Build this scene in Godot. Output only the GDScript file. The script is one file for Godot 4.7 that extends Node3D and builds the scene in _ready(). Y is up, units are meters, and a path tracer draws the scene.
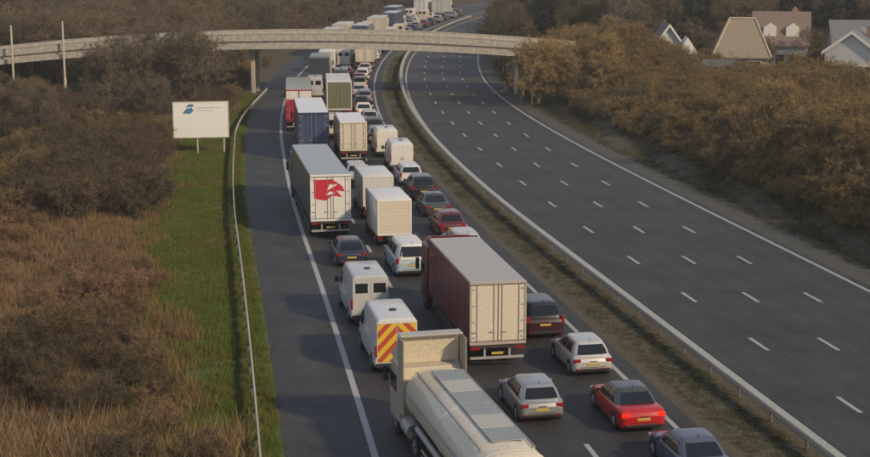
extends Node3D
# ---------------------------------------------------------------- helpers
var rng := RandomNumberGenerator.new()
var mats := {}
var cache := {}
var names := {}

class Geo:
	var p := PackedVector3Array()
	var g := PackedInt32Array()
	func tri(a: Vector3, b: Vector3, c: Vector3, s := -1) -> void:
		p.append(a); p.append(b); p.append(c); g.append(s)
	func quad(a: Vector3, b: Vector3, c: Vector3, d: Vector3, s := -1) -> void:
		tri(a, b, c, s); tri(a, c, d, s)
	# turns a closed run of triangles so that its faces look outwards
	func orient(from: int) -> void:
		var v := 0.0
		var o := p[from]
		for i in range(from, p.size(), 3):
			v += (p[i] - o).dot((p[i + 1] - o).cross(p[i + 2] - o))
		if v > 0.0:
			for i in range(from, p.size(), 3):
				var t := p[i + 1]; p[i + 1] = p[i + 2]; p[i + 2] = t
	func loft(rings: Array, s := 1, caps := true) -> void:
		var from := p.size()
		var n: int = rings[0].size()
		for i in rings.size() - 1:
			for k in n:
				var m := (k + 1) % n
				quad(rings[i][k], rings[i + 1][k], rings[i + 1][m], rings[i][m], s)
		if caps:
			for e in [0, rings.size() - 1]:
				var c := Vector3.ZERO
				for q in rings[e]: c += q
				c /= n
				for k in n:
					var m := (k + 1) % n
					if e == 0: tri(c, rings[e][k], rings[e][m], -1)
					else: tri(c, rings[e][m], rings[e][k], -1)
		orient(from)
	func box(c: Vector3, s: Vector3, b := 0.0) -> void:
		var h := s * 0.5
		b = min(b, min(h.x, min(h.y, h.z)) * 0.9)
		if b <= 0.0:
			var r0 := [c + Vector3(-h.x, -h.y, h.z), c + Vector3(h.x, -h.y, h.z), c + Vector3(h.x, h.y, h.z), c + Vector3(-h.x, h.y, h.z)]
			var r1 := []
			for q in r0: r1.append(q - Vector3(0, 0, s.z))
			loft([r0, r1], -1)
			return
		var rs := []
		for e in [[h.z, b], [h.z - b, 0.0], [-h.z + b, 0.0], [-h.z, b]]:
			var ring := []
			var hx: float = h.x - e[1]
			var hy: float = h.y - e[1]
			var k: float = b if e[1] == 0.0 else b * 0.5
			for q in [[-hx + k, -hy], [hx - k, -hy], [hx, -hy + k], [hx, hy - k], [hx - k, hy], [-hx + k, hy], [-hx, hy - k], [-hx, -hy + k]]:
				ring.append(c + Vector3(q[0], q[1], e[0]))
			rs.append(ring)
		loft(rs, -1)
	func tube(a: Vector3, b: Vector3, ra: float, rb: float, n := 8, s := 1, caps := true) -> void:
		var d := (b - a).normalized()
		var u := d.cross(Vector3.UP if abs(d.y) < 0.95 else Vector3.RIGHT).normalized()
		var w := d.cross(u)
		var r0 := []
		var r1 := []
		for k in n:
			var t := TAU * k / n
			var o := u * cos(t) + w * sin(t)
			r0.append(a + o * ra); r1.append(b + o * rb)
		loft([r0, r1], s, caps)
	func mesh(mat: Material = null, into: ArrayMesh = null) -> ArrayMesh:
		var st := SurfaceTool.new()
		st.begin(Mesh.PRIMITIVE_TRIANGLES)
		for i in g.size():
			st.set_smooth_group(g[i])
			st.add_vertex(p[i * 3]); st.add_vertex(p[i * 3 + 1]); st.add_vertex(p[i * 3 + 2])
		st.generate_normals()
		if mat: st.set_material(mat)
		return st.commit(into) if into else st.commit()

func numbered(called: String) -> String:
	var k: int = names.get(called, 0)
	names[called] = k + 1
	return called if k == 0 else "%s_%03d" % [called, k]

func part(parent: Node, called: String, m: Mesh, mat: Material) -> MeshInstance3D:
	var o := MeshInstance3D.new()
	o.name = called
	o.mesh = m
	if mat: o.material_override = mat
	parent.add_child(o, true)
	return o

func thing(called: String, label: String, category: String, group := "", at := Vector3.ZERO, turn := 0.0) -> Node3D:
	var o := Node3D.new()
	o.name = numbered(called)
	add_child(o)
	o.position = at; o.rotation.y = turn
	o.set_meta("label", label); o.set_meta("category", category)
	if group: o.set_meta("group", group)
	return o

func structure(called: String, m: Mesh, mat: Material) -> MeshInstance3D:
	var o := part(self, numbered(called), m, mat)
	o.set_meta("kind", "structure")
	return o

func lin(r: float, g: float, b: float) -> Color:
	return Color(r, g, b).linear_to_srgb()

func flat(key: String, c: Color, rough := 0.6, metal := 0.0, coat := 0.0) -> StandardMaterial3D:
	if mats.has(key): return mats[key]
	var m := StandardMaterial3D.new()
	m.albedo_color = c; m.roughness = rough; m.metallic = metal
	if coat > 0.0:
		m.clearcoat_enabled = true; m.clearcoat = coat; m.clearcoat_roughness = 0.08
	mats[key] = m
	return m

# a surface whose colour wanders between two tones, at world scale
func rough_mat(key: String, a: Color, b: Color, freq: float, scale: float, rough := 0.9, relief := 0.0) -> StandardMaterial3D:
	if mats.has(key): return mats[key]
	var n := FastNoiseLite.new()
	n.seed = key.hash() % 1000; n.frequency = freq; n.fractal_octaves = 5; n.fractal_gain = 0.6
	var t := NoiseTexture2D.new()
	t.width = 512; t.height = 512; t.seamless = true; t.noise = n
	var gr := Gradient.new()
	gr.set_color(0, a); gr.set_color(1, b); gr.set_offset(0, 0.25); gr.set_offset(1, 0.75)
	t.color_ramp = gr
	var m := StandardMaterial3D.new()
	m.albedo_texture = t; m.roughness = rough
	m.uv1_triplanar = true; m.uv1_world_triplanar = true
	m.uv1_scale = Vector3.ONE * scale
	if relief > 0.0:
		var t2 := NoiseTexture2D.new()
		t2.width = 512; t2.height = 512; t2.seamless = true; t2.noise = n; t2.as_normal_map = true; t2.bump_strength = relief
		m.normal_enabled = true; m.normal_texture = t2
	mats[key] = m
	return m

# car paint with road film: mottled towards a dull grey-brown
func paint(key: String, c: Color, dirt := 0.25, rough := 0.32, metal := 0.0) -> StandardMaterial3D:
	if mats.has(key): return mats[key]
	var m := rough_mat(key, c, c.lerp(lin(0.13, 0.11, 0.09), dirt * 0.5), 0.02, 0.5, rough)
	m.uv1_world_triplanar = false
	m.metallic = metal
	m.clearcoat_enabled = true; m.clearcoat = 0.5; m.clearcoat_roughness = 0.12
	return m

# ---------------------------------------------------------------- the line of the motorway (d = metres ahead, -Z)
func med(d: float) -> float:                                # barrier on the far side of the central reservation
	var x := 14.0 - 0.19 * (d - 51.0)
	if d > 90.0: x += 0.000815 * (d - 90.0) * (d - 90.0)
	return x
func sol(d: float) -> float:                                # solid line between hard shoulder and first lane
	return med(d) - 13.6 - 2.5 * pow(max(0.0, (130.0 - d) / 80.0), 1.5)
func lanes(d: float) -> float:
	return 0.75 * (med(d) - sol(d))
func red(d: float) -> float:                                # edge line on the far side of the empty carriageway
	return med(d) + 14.0 - 3.4 * smoothstep(90.0, 200.0, d)
func heading(d: float) -> float:
	return atan2(med(d + 2.0) - med(d - 2.0), 4.0)
func lane_x(d: float, i: float) -> float:
	return sol(d) + lanes(d) * (i - 0.5) / 3.0

var hn := FastNoiseLite.new()
func ground_y(x: float, d: float) -> float:
	var h := -0.07
	var r := x - (red(d) + 3.4)
	if r > 0.0:
		h += 2.9 * smoothstep(0.0, 9.0, r) - 1.5 * smoothstep(14.0, 25.0, r) + 0.35 * hn.get_noise_2d(x * 3.0, d * 3.0) * smoothstep(0.0, 3.0, r)
		h += 2.6 * smoothstep(3.0, 10.0, r) * exp(-pow((d - 178.0) / 7.0, 2.0)) * (1.0 - smoothstep(14.0, 26.0, r))
	var l := (sol(d) - 10.0) - x
	if l > 0.0:
		h += 1.3 * hn.get_noise_2d(x * 1.6, d * 1.6) * smoothstep(0.0, 8.0, l) + 0.02 * l
		h += 4.0 * smoothstep(30.0, 48.0, l) * exp(-pow((d - 178.0) / 9.0, 2.0))
	var off: float = max(r, l)
	h += 0.075 * max(0.0, d - 215.0) * smoothstep(6.0, 45.0, off)
	return h

func strip(fa: Callable, fb: Callable, d0: float, d1: float, step: float, y: float, n := 1, bump := 0.0, vlen := 24.0) -> ArrayMesh:
	var st := SurfaceTool.new()
	st.begin(Mesh.PRIMITIVE_TRIANGLES)
	st.set_smooth_group(0)
	var rows := int(ceil((d1 - d0) / step))
	for i in rows:
		for k in n:
			var q := []
			for e in [[0, 0], [1, 0], [1, 1], [0, 1]]:
				var d: float = d0 + (d1 - d0) * (i + e[1]) / rows
				var u: float = float(k + e[0]) / n
				var x: float = lerp(fa.call(d), fb.call(d), u)
				var yy := y
				if bump > 0.0 and u > 0.0 and u < 1.0: yy += bump * hn.get_noise_2d(x * 9.0, d * 9.0)
				q.append([Vector3(x, yy, -d), Vector2(u, d / vlen)])
			for t in [0, 3, 2, 0, 2, 1]:
				st.set_uv(q[t][1]); st.add_vertex(q[t][0])
	st.generate_normals()
	st.generate_tangents()
	return st.commit()

func asphalt(key: String, tone: float, seedn: int, tracks: Array) -> StandardMaterial3D:
	var n1 := FastNoiseLite.new(); n1.seed = seedn; n1.frequency = 0.9; n1.fractal_octaves = 4
	var n2 := FastNoiseLite.new(); n2.seed = seedn + 1; n2.frequency = 6.0; n2.fractal_octaves = 3
	var img := Image.create(384, 512, false, Image.FORMAT_RGB8)
	for j in 512:
		var a := TAU * j / 512.0
		for i in 384:
			var u := i / 384.0
			var coarse := n1.get_noise_3d(u * 6.0, cos(a) * 1.2, sin(a) * 1.2)
			var fine := n2.get_noise_3d(u * 9.0, cos(a) * 1.6, sin(a) * 1.6)
			var v := tone * (1.0 + 0.5 * coarse + 0.4 * fine)
			for t in tracks:
				var w: float = (u - t[0]) / t[1]
				v *= 1.0 + t[2] * exp(-w * w) * (0.8 + 0.5 * coarse)
			img.set_pixel(i, j, lin(v * 1.02, v * 0.99, v * 0.96))
	img.generate_mipmaps()
	var m := StandardMaterial3D.new()
	m.albedo_texture = ImageTexture.create_from_image(img)
	m.roughness = 0.72
	m.metallic_specular = 0.5
	var nm := rough_mat(key + "_grain", Color.BLACK, Color.WHITE, 0.05, 1.0, 0.9, 3.0)
	m.detail_enabled = false
	mats[key] = m
	return m

# ---------------------------------------------------------------- vehicles (origin on the road below the rear bumper, front to -Z)
func border(d: float) -> float:                             # where the mown verge gives way to scrub
	return sol(d) - lerpf(6.2, 9.9, smoothstep(46.0, 90.0, d) - 1.15 * smoothstep(138.0, 160.0, d)) + 1.8 * hn.get_noise_2d(d * 6.0, 3.0)

func ring(z: float, hw: float, y0: float, y1: float, r: float, tum := 0.0, n := 3) -> Array:
	var out := []
	for c in [[1, 0, -90.0], [1, 1, 0.0], [-1, 1, 90.0], [-1, 0, 180.0]]:
		var w: float = hw - (tum if c[1] == 1 else 0.0)
		r = min(r, min(w, (y1 - y0) * 0.5) * 0.95)
		var cx: float = c[0] * (w - r)
		var cy: float = (y1 - r) if c[1] == 1 else (y0 + r)
		for k in n + 1:
			var a := deg_to_rad(c[2] + 90.0 * k / n)
			out.append(Vector3(cx + r * cos(a), cy + r * sin(a), z))
	return out

func shell(stations: Array) -> ArrayMesh:
	var g := Geo.new()
	var rs := []
	for s in stations: rs.append(ring(s[0], s[1], s[2], s[3], s[4], s[5] if s.size() > 5 else 0.0))
	g.loft(rs, 1)
	return g.mesh()

func kept(key: String, f: Callable) -> Mesh:
	if not cache.has(key): cache[key] = f.call()
	return cache[key]

func bx(key: String, c: Vector3, s: Vector3, b := 0.01) -> Mesh:
	return kept(key, func():
		var g := Geo.new(); g.box(c, s, b); return g.mesh())

func boxes(key: String, list: Array, b := 0.01) -> Mesh:
	return kept(key, func():
		var g := Geo.new()
		for e in list: g.box(e[0], e[1], b)
		return g.mesh())

func wheel(parent: Node3D, x: float, z: float, r: float, w: float, rim := "alloy") -> void:
	var side := signf(x)
	var key := "wheel%.2f_%.2f" % [r, w]
	var ty := part(parent, "wheel", kept(key, func():
		var g := Geo.new()
		var rs := []
		for e in [[-0.5, 0.80], [-0.42, 0.97], [-0.2, 1.0], [0.2, 1.0], [0.42, 0.97], [0.5, 0.80], [0.42, 0.62]]:
			var q := []
			for k in 20:
				var a := TAU * k / 20
				q.append(Vector3(e[0] * w, r * e[1] * sin(a), r * e[1] * cos(a)))
			rs.append(q)
		g.loft(rs, 1)
		return g.mesh()), mats.tyre)
	ty.position = Vector3(x, r, z)
	if side < 0: ty.rotation.y = PI
	part(ty, "rim", kept(key + "rim", func():
		var g := Geo.new()
		g.tube(Vector3(w * 0.36, 0, 0), Vector3(w * 0.45, 0, 0), r * 0.61, r * 0.56, 16)
		g.tube(Vector3(w * 0.45, 0, 0), Vector3(w * 0.52, 0, 0), r * 0.16, r * 0.12, 10)
		for k in 5:
			var a := TAU * k / 5
			var o := Vector3(0, sin(a), cos(a))
			g.tube(Vector3(w * 0.47, 0, 0) + o * r * 0.1, Vector3(w * 0.46, 0, 0) + o * r * 0.54, r * 0.09, r * 0.06, 6)
		return g.mesh()), mats[rim])

# kinds of car: lower body stations, cabin corners
const CARS := {
	"hatchback": {"l": 4.1, "hw": 0.88, "belt": 0.95, "roof": 1.47, "zr0": -0.06, "zr1": -0.52, "zf1": -2.15, "zf0": -3.05, "boot": 0.95, "axle": [0.72, 3.25], "r": 0.315},
	"saloon": {"l": 4.55, "hw": 0.89, "belt": 0.93, "roof": 1.42, "zr0": -0.62, "zr1": -1.35, "zf1": -2.6, "zf0": -3.45, "boot": 0.97, "axle": [0.95, 3.65], "r": 0.325},
	"estate": {"l": 4.6, "hw": 0.9, "belt": 0.96, "roof": 1.5, "zr0": -0.05, "zr1": -0.42, "zf1": -2.6, "zf0": -3.45, "boot": 0.96, "axle": [0.92, 3.68], "r": 0.325},
	"suv": {"l": 4.55, "hw": 0.93, "belt": 1.1, "roof": 1.7, "zr0": -0.05, "zr1": -0.45, "zf1": -2.5, "zf0": -3.3, "boot": 1.1, "axle": [0.9, 3.6], "r": 0.36},
	"people": {"l": 4.75, "hw": 0.95, "belt": 1.08, "roof": 1.86, "zr0": -0.05, "zr1": -0.3, "zf1": -3.1, "zf0": -4.05, "boot": 1.08, "axle": [0.85, 3.85], "r": 0.335},
}

func cab_pt(k: Dictionary, t: float) -> Array:              # y, rear z, front z, half width of the cabin at height t
	return [lerp(k.belt - 0.06, k.roof - 0.07, t), lerp(k.zr0, k.zr1, t * t * 0.25 + t * 0.75), lerp(k.zf0, k.zf1, t), lerp(k.hw - 0.04, k.hw - 0.25, t) + 0.035 * sin(PI * t)]

func cab_patch(k: Dictionary, face: String, a0: float, a1: float, t0: float, t1: float) -> ArrayMesh:
	var g := Geo.new()
	var e := 7.0
	var pts := []
	for j in 5:
		var t: float = lerp(t0, t1, j / 4.0)
		var c := cab_pt(k, t)
		var zc: float = (c[1] + c[2]) * 0.5
		var hl: float = (c[1] - c[2]) * 0.5
		var row := []
		for i in 7:
			var s: float = lerp(a0, a1, i / 6.0)
			var v := pow(1.0 - pow(abs(s), e), 1.0 / e)
			match face:
				"rear": row.append(Vector3(s * c[3], c[0] + 0.006, zc + v * hl + 0.012))
				"front": row.append(Vector3(s * c[3], c[0] + 0.006, zc - v * hl - 0.012))
				"right": row.append(Vector3(v * c[3] + 0.01, c[0] + 0.003, zc + s * hl))
				"left": row.append(Vector3(-v * c[3] - 0.01, c[0] + 0.003, zc + s * hl))
		pts.append(row)
	for j in 4:
		for i in 6:
			if face == "rear" or face == "left": g.quad(pts[j][i], pts[j + 1][i], pts[j + 1][i + 1], pts[j][i + 1], 1)
			else: g.quad(pts[j][i], pts[j][i + 1], pts[j + 1][i + 1], pts[j + 1][i], 1)
	return g.mesh()

func car(kind: String, body: Material, at: Vector3, turn: float, label: String, group := "", roof: Material = null, lit := false) -> Node3D:
	var k: Dictionary = CARS[kind]
	var o := thing(kind if kind == "hatchback" or kind == "saloon" else {"estate": "estate_car", "suv": "tall_estate_car", "people": "people_carrier"}[kind], label, "car", group, at, turn)
	var L: float = k.l
	var hw: float = k.hw
	part(o, "body", kept(kind + "body", func(): return shell([
		[0.0, hw * 0.80, 0.40, k.boot - 0.26, 0.1], [-0.03, hw * 0.90, 0.31, k.boot - 0.18, 0.12], [-0.1, hw * 0.965, 0.25, k.boot - 0.05, 0.13], [-0.22, hw * 0.99, 0.22, k.boot - 0.005, 0.14],
		[-0.6, hw, 0.2, k.boot, 0.14], [-L * 0.4, hw, 0.2, k.belt, 0.13], [-L * 0.7, hw, 0.2, k.belt - 0.01, 0.13], [k.zf0 - 0.05, hw * 0.985, 0.2, k.belt - 0.03, 0.15],
		[lerp(k.zf0, -L, 0.45), hw * 0.95, 0.2, k.belt - 0.1, 0.17], [-L + 0.28, hw * 0.89, 0.22, k.belt - 0.19, 0.18], [-L + 0.1, hw * 0.78, 0.25, k.belt - 0.28, 0.16], [-L, hw * 0.62, 0.33, k.belt - 0.4, 0.1]])), body)
	part(o, "cabin", kept(kind + "cabin", func():
		var g := Geo.new()
		var rs := []
		for e in [[0.0, 1.0, 0.0], [0.25, 1.0, 0.0], [0.5, 1.0, 0.0], [0.75, 1.0, 0.0], [1.0, 1.0, 0.0], [1.0, 0.97, 0.035], [1.0, 0.9, 0.058], [1.0, 0.6, 0.078], [1.0, 0.25, 0.085]]:
			var c := cab_pt(k, e[0])
			var zc: float = (c[1] + c[2]) * 0.5
			var hl: float = (c[1] - c[2]) * 0.5
			var q := []
			for i in 40:
				var a := TAU * i / 40
				q.append(Vector3(signf(cos(a)) * pow(abs(cos(a)), 2.0 / 7.0) * (c[3] - (1.0 - e[1]) * c[3]), c[0] + e[2], zc + signf(sin(a)) * pow(abs(sin(a)), 2.0 / 7.0) * (hl - (1.0 - e[1]) * c[3])))
			rs.append(q)
		g.loft(rs, 1)
		return g.mesh()), roof if roof else body)
	part(o, "rear_window", kept(kind + "rw", func(): return cab_patch(k, "rear", -0.8, 0.8, 0.2, 0.9)), mats.glass)
	part(o, "windscreen", kept(kind + "ws", func(): return cab_patch(k, "front", -0.86, 0.86, 0.12, 0.92)), mats.glass)
	for s in ["left", "right"]:
		part(o, "side_window", kept(kind + s + "1", func(): return cab_patch(k, s, -0.72, -0.06, 0.2, 0.9)), mats.glass)
		part(o, "side_window", kept(kind + s + "2", func(): return cab_patch(k, s, 0.0, 0.62, 0.2, 0.9)), mats.glass)
	for s in [-1.0, 1.0]:
		part(o, "tail_light", kept(kind + "tl%d" % s, func():
			var g := Geo.new()
			if kind in ["people", "suv", "estate"]: g.box(Vector3(s * (hw * 0.90), k.boot - 0.12, -0.075), Vector3(0.17, 0.34, 0.12), 0.03)
			else: g.box(Vector3(s * (hw * 0.79), k.boot - 0.2, -0.05), Vector3(0.32, 0.17, 0.1), 0.03)
			return g.mesh()), mats.tail_lit if lit else mats.tail)
		part(o, "headlight", kept(kind + "hl%d" % s, func():
			var g := Geo.new(); g.box(Vector3(s * hw * 0.70, k.belt - 0.36, -L + 0.13), Vector3(0.34, 0.14, 0.16), 0.04); return g.mesh()), mats.lamp)
		part(o, "wing_mirror", kept(kind + "wm%d" % s, func():
			var g := Geo.new(); g.box(Vector3(s * (hw + 0.07), k.belt + 0.04, k.zf0 + 0.55), Vector3(0.2, 0.14, 0.1), 0.04); return g.mesh()), body)
	part(o, "number_plate", kept(kind + "np", func():
		var g := Geo.new(); g.box(Vector3(0, k.boot - 0.36, 0.004), Vector3(0.52, 0.11, 0.03), 0.006); return g.mesh()), mats.plate_yellow)
	part(o, "bumper", kept(kind + "bp", func():
		var g := Geo.new(); g.box(Vector3(0, 0.37, -0.06), Vector3(hw * 1.75, 0.16, 0.16), 0.05); return g.mesh()), mats.trim)
	part(o, "boot_seam", kept(kind + "bs", func():
		var g := Geo.new()
		var t: float = k.boot - 0.06 if kind != "saloon" else k.boot - 0.09
		g.box(Vector3(0, k.boot - 0.30, -0.022), Vector3(hw * 1.2, 0.012, 0.03))
		g.box(Vector3(0, 0.47, 0.0), Vector3(hw * 1.3, 0.02, 0.03))
		g.box(Vector3(0, t - 0.17, 0.0), Vector3(0.34, 0.035, 0.03), 0.01)
		return g.mesh()), mats.trim)
	if kind != "saloon":
		part(o, "rear_wiper", kept(kind + "rwp", func():
			var g := Geo.new()
			var c := cab_pt(k, 0.24)
			var e := cab_pt(k, 0.34)
			g.tube(Vector3(0.0, c[0] + 0.02, c[1] + 0.035), Vector3(-0.38, e[0] + 0.02, e[1] + 0.035), 0.014, 0.01, 6)
			return g.mesh()), mats.trim)
	for sd in [-1.0, 1.0]:
		part(o, "bumper_reflector", kept(kind + "br%d" % sd, func():
			var g := Geo.new(); g.box(Vector3(sd * hw * 0.68, 0.40, 0.022), Vector3(0.2, 0.045, 0.02), 0.006); return g.mesh()), mats.tail)
	part(o, "roof_aerial", kept(kind + "ra", func():
		var g := Geo.new(); g.tube(Vector3(0, k.roof - 0.02, k.zr1 - 0.18), Vector3(0, k.roof + 0.13, k.zr1 - 0.02), 0.02, 0.008, 6); return g.mesh()), mats.trim)
	part(o, "door_seam", kept(kind + "ds", func():
		var g := Geo.new()
		for s in [-1.0, 1.0]:
			for z in [0.33, 0.55, 0.74]: g.box(Vector3(s * (hw + 0.0005), k.belt * 0.62, -L * z), Vector3(0.006, k.belt * 0.55, 0.014))
			g.box(Vector3(s * (hw + 0.004), 0.25, -L * 0.5), Vector3(0.02, 0.08, L * 0.45), 0.008)
		return g.mesh()), mats.trim)
	for z in k.axle:
		for s in [-1.0, 1.0]:
			part(o, "wheel_arch", kept(kind + "wa%.1f%d" % [z, s], func():
				var g := Geo.new(); g.tube(Vector3(s * (hw - 0.25), k.r + 0.02, -z), Vector3(s * (hw + 0.004), k.r + 0.02, -z), k.r + 0.06, k.r + 0.05, 20); return g.mesh()), mats.trim)
			wheel(o, s * (hw - 0.075), -z, k.r, 0.2)
	return o

func chevron_strips(parent: Node3D, w: float, y0: float, y1: float, z: float, cut: Array) -> void:
	# slanting stripes that meet in the middle, each clipped to its door
	for s in [-1.0, 1.0]:
		var door := PackedVector2Array([Vector2(0.02, y0), Vector2(w, y0), Vector2(w, y1), Vector2(0.02, y1)])
		for i in 12:
			var b := y0 - 1.2 + i * 0.30
			var band := PackedVector2Array([Vector2(0, b + 1.0), Vector2(w + 0.1, b - 0.0), Vector2(w + 0.1, b + 0.30), Vector2(0, b + 1.30)])
			for pl in Geometry2D.intersect_polygons(door, band):
				for hole in ([pl] if cut.is_empty() else Geometry2D.clip_polygons(pl, PackedVector2Array(cut))):
					var ix := Geometry2D.triangulate_polygon(hole)
					if ix.is_empty(): continue
					var g := Geo.new()
					for t in range(0, ix.size(), 3):
						var v := []
						for q in 3: v.append(Vector3(s * hole[ix[t + q]].x, hole[ix[t + q]].y, z))
						if (v[1] - v[0]).cross(v[2] - v[0]).z > 0: g.tri(v[0], v[2], v[1])
						else: g.tri(v[0], v[1], v[2])
					part(parent, "chevron_stripe", g.mesh(), mats.chevron_yellow if i % 2 == 0 else mats.chevron_red)

func van(body: Material, at: Vector3, turn: float, label: String, group := "", tall := 2.5, L := 5.6, chevrons := false, glazed := true) -> Node3D:
	var o := thing("panel_van", label, "van", group, at, turn)
	var key := "van%.2f_%.2f" % [tall, L]
	var H := tall
	var hw := 0.98 if L > 5.0 else 0.9
	part(o, "body", kept(key, func(): return shell([
		[0.0, hw - 0.05, 0.42, H - 0.07, 0.12, 0.12], [-0.04, hw - 0.01, 0.36, H - 0.02, 0.15, 0.12], [-0.15, hw, 0.34, H, 0.17, 0.12], [-1.5, hw, 0.34, H + 0.015, 0.17, 0.12], [-L + 2.1, hw, 0.34, H, 0.17, 0.12],
		[-L + 1.75, hw, 0.34, H - 0.08, 0.2, 0.14], [-L + 1.0, hw, 0.34, lerp(1.3, H, 0.33), 0.2, 0.1], [-L + 0.72, hw * 0.98, 0.34, 1.3, 0.2, 0.06], [-L + 0.3, hw * 0.95, 0.34, 1.12, 0.2, 0.05], [-L + 0.06, hw * 0.86, 0.36, 0.92, 0.18, 0.03], [-L, hw * 0.78, 0.4, 0.78, 0.12]])), body)
	for s in [-1.0, 1.0]:
		var door := part(o, "rear_door", kept(key + "rd%d" % s, func():
			var g := Geo.new(); g.box(Vector3(s * hw * 0.455, (H + 0.5) * 0.5, 0.005), Vector3(hw * 0.87, H - 0.72, 0.03), 0.012); return g.mesh()), body)
		if glazed:
			part(door, "window", kept(key + "rdw%d" % s, func():
				var g := Geo.new(); g.box(Vector3(s * hw * 0.45, H - 0.62, 0.022), Vector3(hw * 0.62, 0.48, 0.02), 0.008); return g.mesh()), mats.glass)
		part(door, "handle", kept(key + "rdh%d" % s, func():
			var g := Geo.new(); g.box(Vector3(s * 0.09, 1.05, 0.03), Vector3(0.05, 0.2, 0.03), 0.01); return g.mesh()), mats.trim)
		part(o, "tail_light", kept(key + "tl%d" % s, func():
			var g := Geo.new(); g.box(Vector3(s * (hw - 0.06), 1.1, -0.005), Vector3(0.1, 0.5, 0.05), 0.02); return g.mesh()), mats.tail)
		part(o, "side_window", kept(key + "sw%d" % s, func():
			var g := Geo.new()
			var x0: float = s * (hw + 0.004)
			var x1: float = s * (hw - 0.085)
			var a := Vector3(x0, 1.32, -L + 2.0); var b := Vector3(x0, 1.32, -L + 0.95); var c := Vector3(x1, min(H - 0.3, 1.98), -L + 1.55); var d := Vector3(x1, min(H - 0.3, 1.98), -L + 2.0)
			if s > 0: g.quad(a, d, c, b)
			else: g.quad(a, b, c, d)
			return g.mesh()), mats.glass)
		part(o, "wing_mirror", kept(key + "wm%d" % s, func():
			var g := Geo.new(); g.box(Vector3(s * (hw + 0.14), 1.42, -L + 1.15), Vector3(0.2, 0.3, 0.1), 0.03); return g.mesh()), mats.trim)
		part(o, "headlight", kept(key + "hl%d" % s, func():
			var g := Geo.new(); g.box(Vector3(s * hw * 0.74, 0.86, -L + 0.1), Vector3(0.26, 0.26, 0.2), 0.05); return g.mesh()), mats.lamp)
	part(o, "windscreen", kept(key + "ws", func():
		var g := Geo.new()
		var y0 := 1.33
		var y1 := H - 0.13
		g.quad(Vector3(-hw * 0.84, y0 + 0.02, -L + 0.70), Vector3(-hw * 0.78, y1, -L + 1.68), Vector3(hw * 0.78, y1, -L + 1.68), Vector3(hw * 0.84, y0 + 0.02, -L + 0.70))
		return g.mesh()), mats.glass)
	part(o, "bumper", bx(key + "bp", Vector3(0, 0.45, -0.03), Vector3(hw * 1.9, 0.22, 0.18), 0.04), mats.trim)
	part(o, "number_plate", bx(key + "np", Vector3(0, 0.68, 0.012), Vector3(0.52, 0.11, 0.03), 0.005), mats.plate_yellow)
	part(o, "roof_vent", kept(key + "rv", func():
		var g := Geo.new(); g.tube(Vector3(0.05, H - 0.01, -1.5), Vector3(0.05, H + 0.06, -1.5), 0.2, 0.15, 14); return g.mesh()), mats.trim)
	for z in [1.05, L - 1.05]:
		for s in [-1.0, 1.0]:
			part(o, "wheel_arch", kept(key + "wa%.1f%d" % [z, s], func():
				var g := Geo.new(); g.tube(Vector3(s * (hw - 0.3), 0.37, -z), Vector3(s * (hw + 0.004), 0.37, -z), 0.42, 0.4, 20); return g.mesh()), mats.trim)
			wheel(o, s * (hw - 0.09), -z, 0.35, 0.22, "steel_rim")
	if chevrons:
		chevron_strips(o, hw * 0.86, 0.62, H - 0.2, 0.0235, [])
	return o

func lorry_cab(o: Node3D, paintm: Material, z: float, top: float, w := 2.45) -> void:
	# z: rear face of the cab; the cab is 2.1 m long
	var key := "cab%.2f_%.2f_%.2f" % [z, top, w]
	part(o, "cab", kept(key, func(): return shell([
		[z, w * 0.49, 0.75, top - 0.04, 0.1, 0.03], [z - 0.06, w * 0.5, 0.6, top, 0.14, 0.03], [z - 1.5, w * 0.5, 0.5, top, 0.16, 0.04], [z - 1.85, w * 0.49, 0.42, top - 0.18, 0.2, 0.06], [z - 2.05, w * 0.47, 0.42, 1.7, 0.2, 0.0], [z - 2.15, w * 0.44, 0.45, 1.5, 0.15, 0.0]])), paintm)
	for s in [-1.0, 1.0]:
		part(o, "side_window", bx(key + "sw%d" % s, Vector3(s * (w * 0.5 - 0.005), 2.05, z - 1.1), Vector3(0.03, 0.65, 0.95), 0.01), mats.glass)
		part(o, "wing_mirror", bx(key + "wm%d" % s, Vector3(s * (w * 0.5 + 0.16), 2.15, z - 1.75), Vector3(0.18, 0.6, 0.14), 0.03), mats.trim)
		part(o, "headlight", bx(key + "hl%d" % s, Vector3(s * w * 0.38, 0.8, z - 2.1), Vector3(0.38, 0.22, 0.14), 0.04), mats.lamp)
	part(o, "windscreen", kept(key + "ws", func():
		var g := Geo.new()
		g.quad(Vector3(-w * 0.43, 1.72, z - 2.07), Vector3(-w * 0.41, top - 0.35, z - 1.91), Vector3(w * 0.41, top - 0.35, z - 1.91), Vector3(w * 0.43, 1.72, z - 2.07))
		return g.mesh()), mats.glass)

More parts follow.
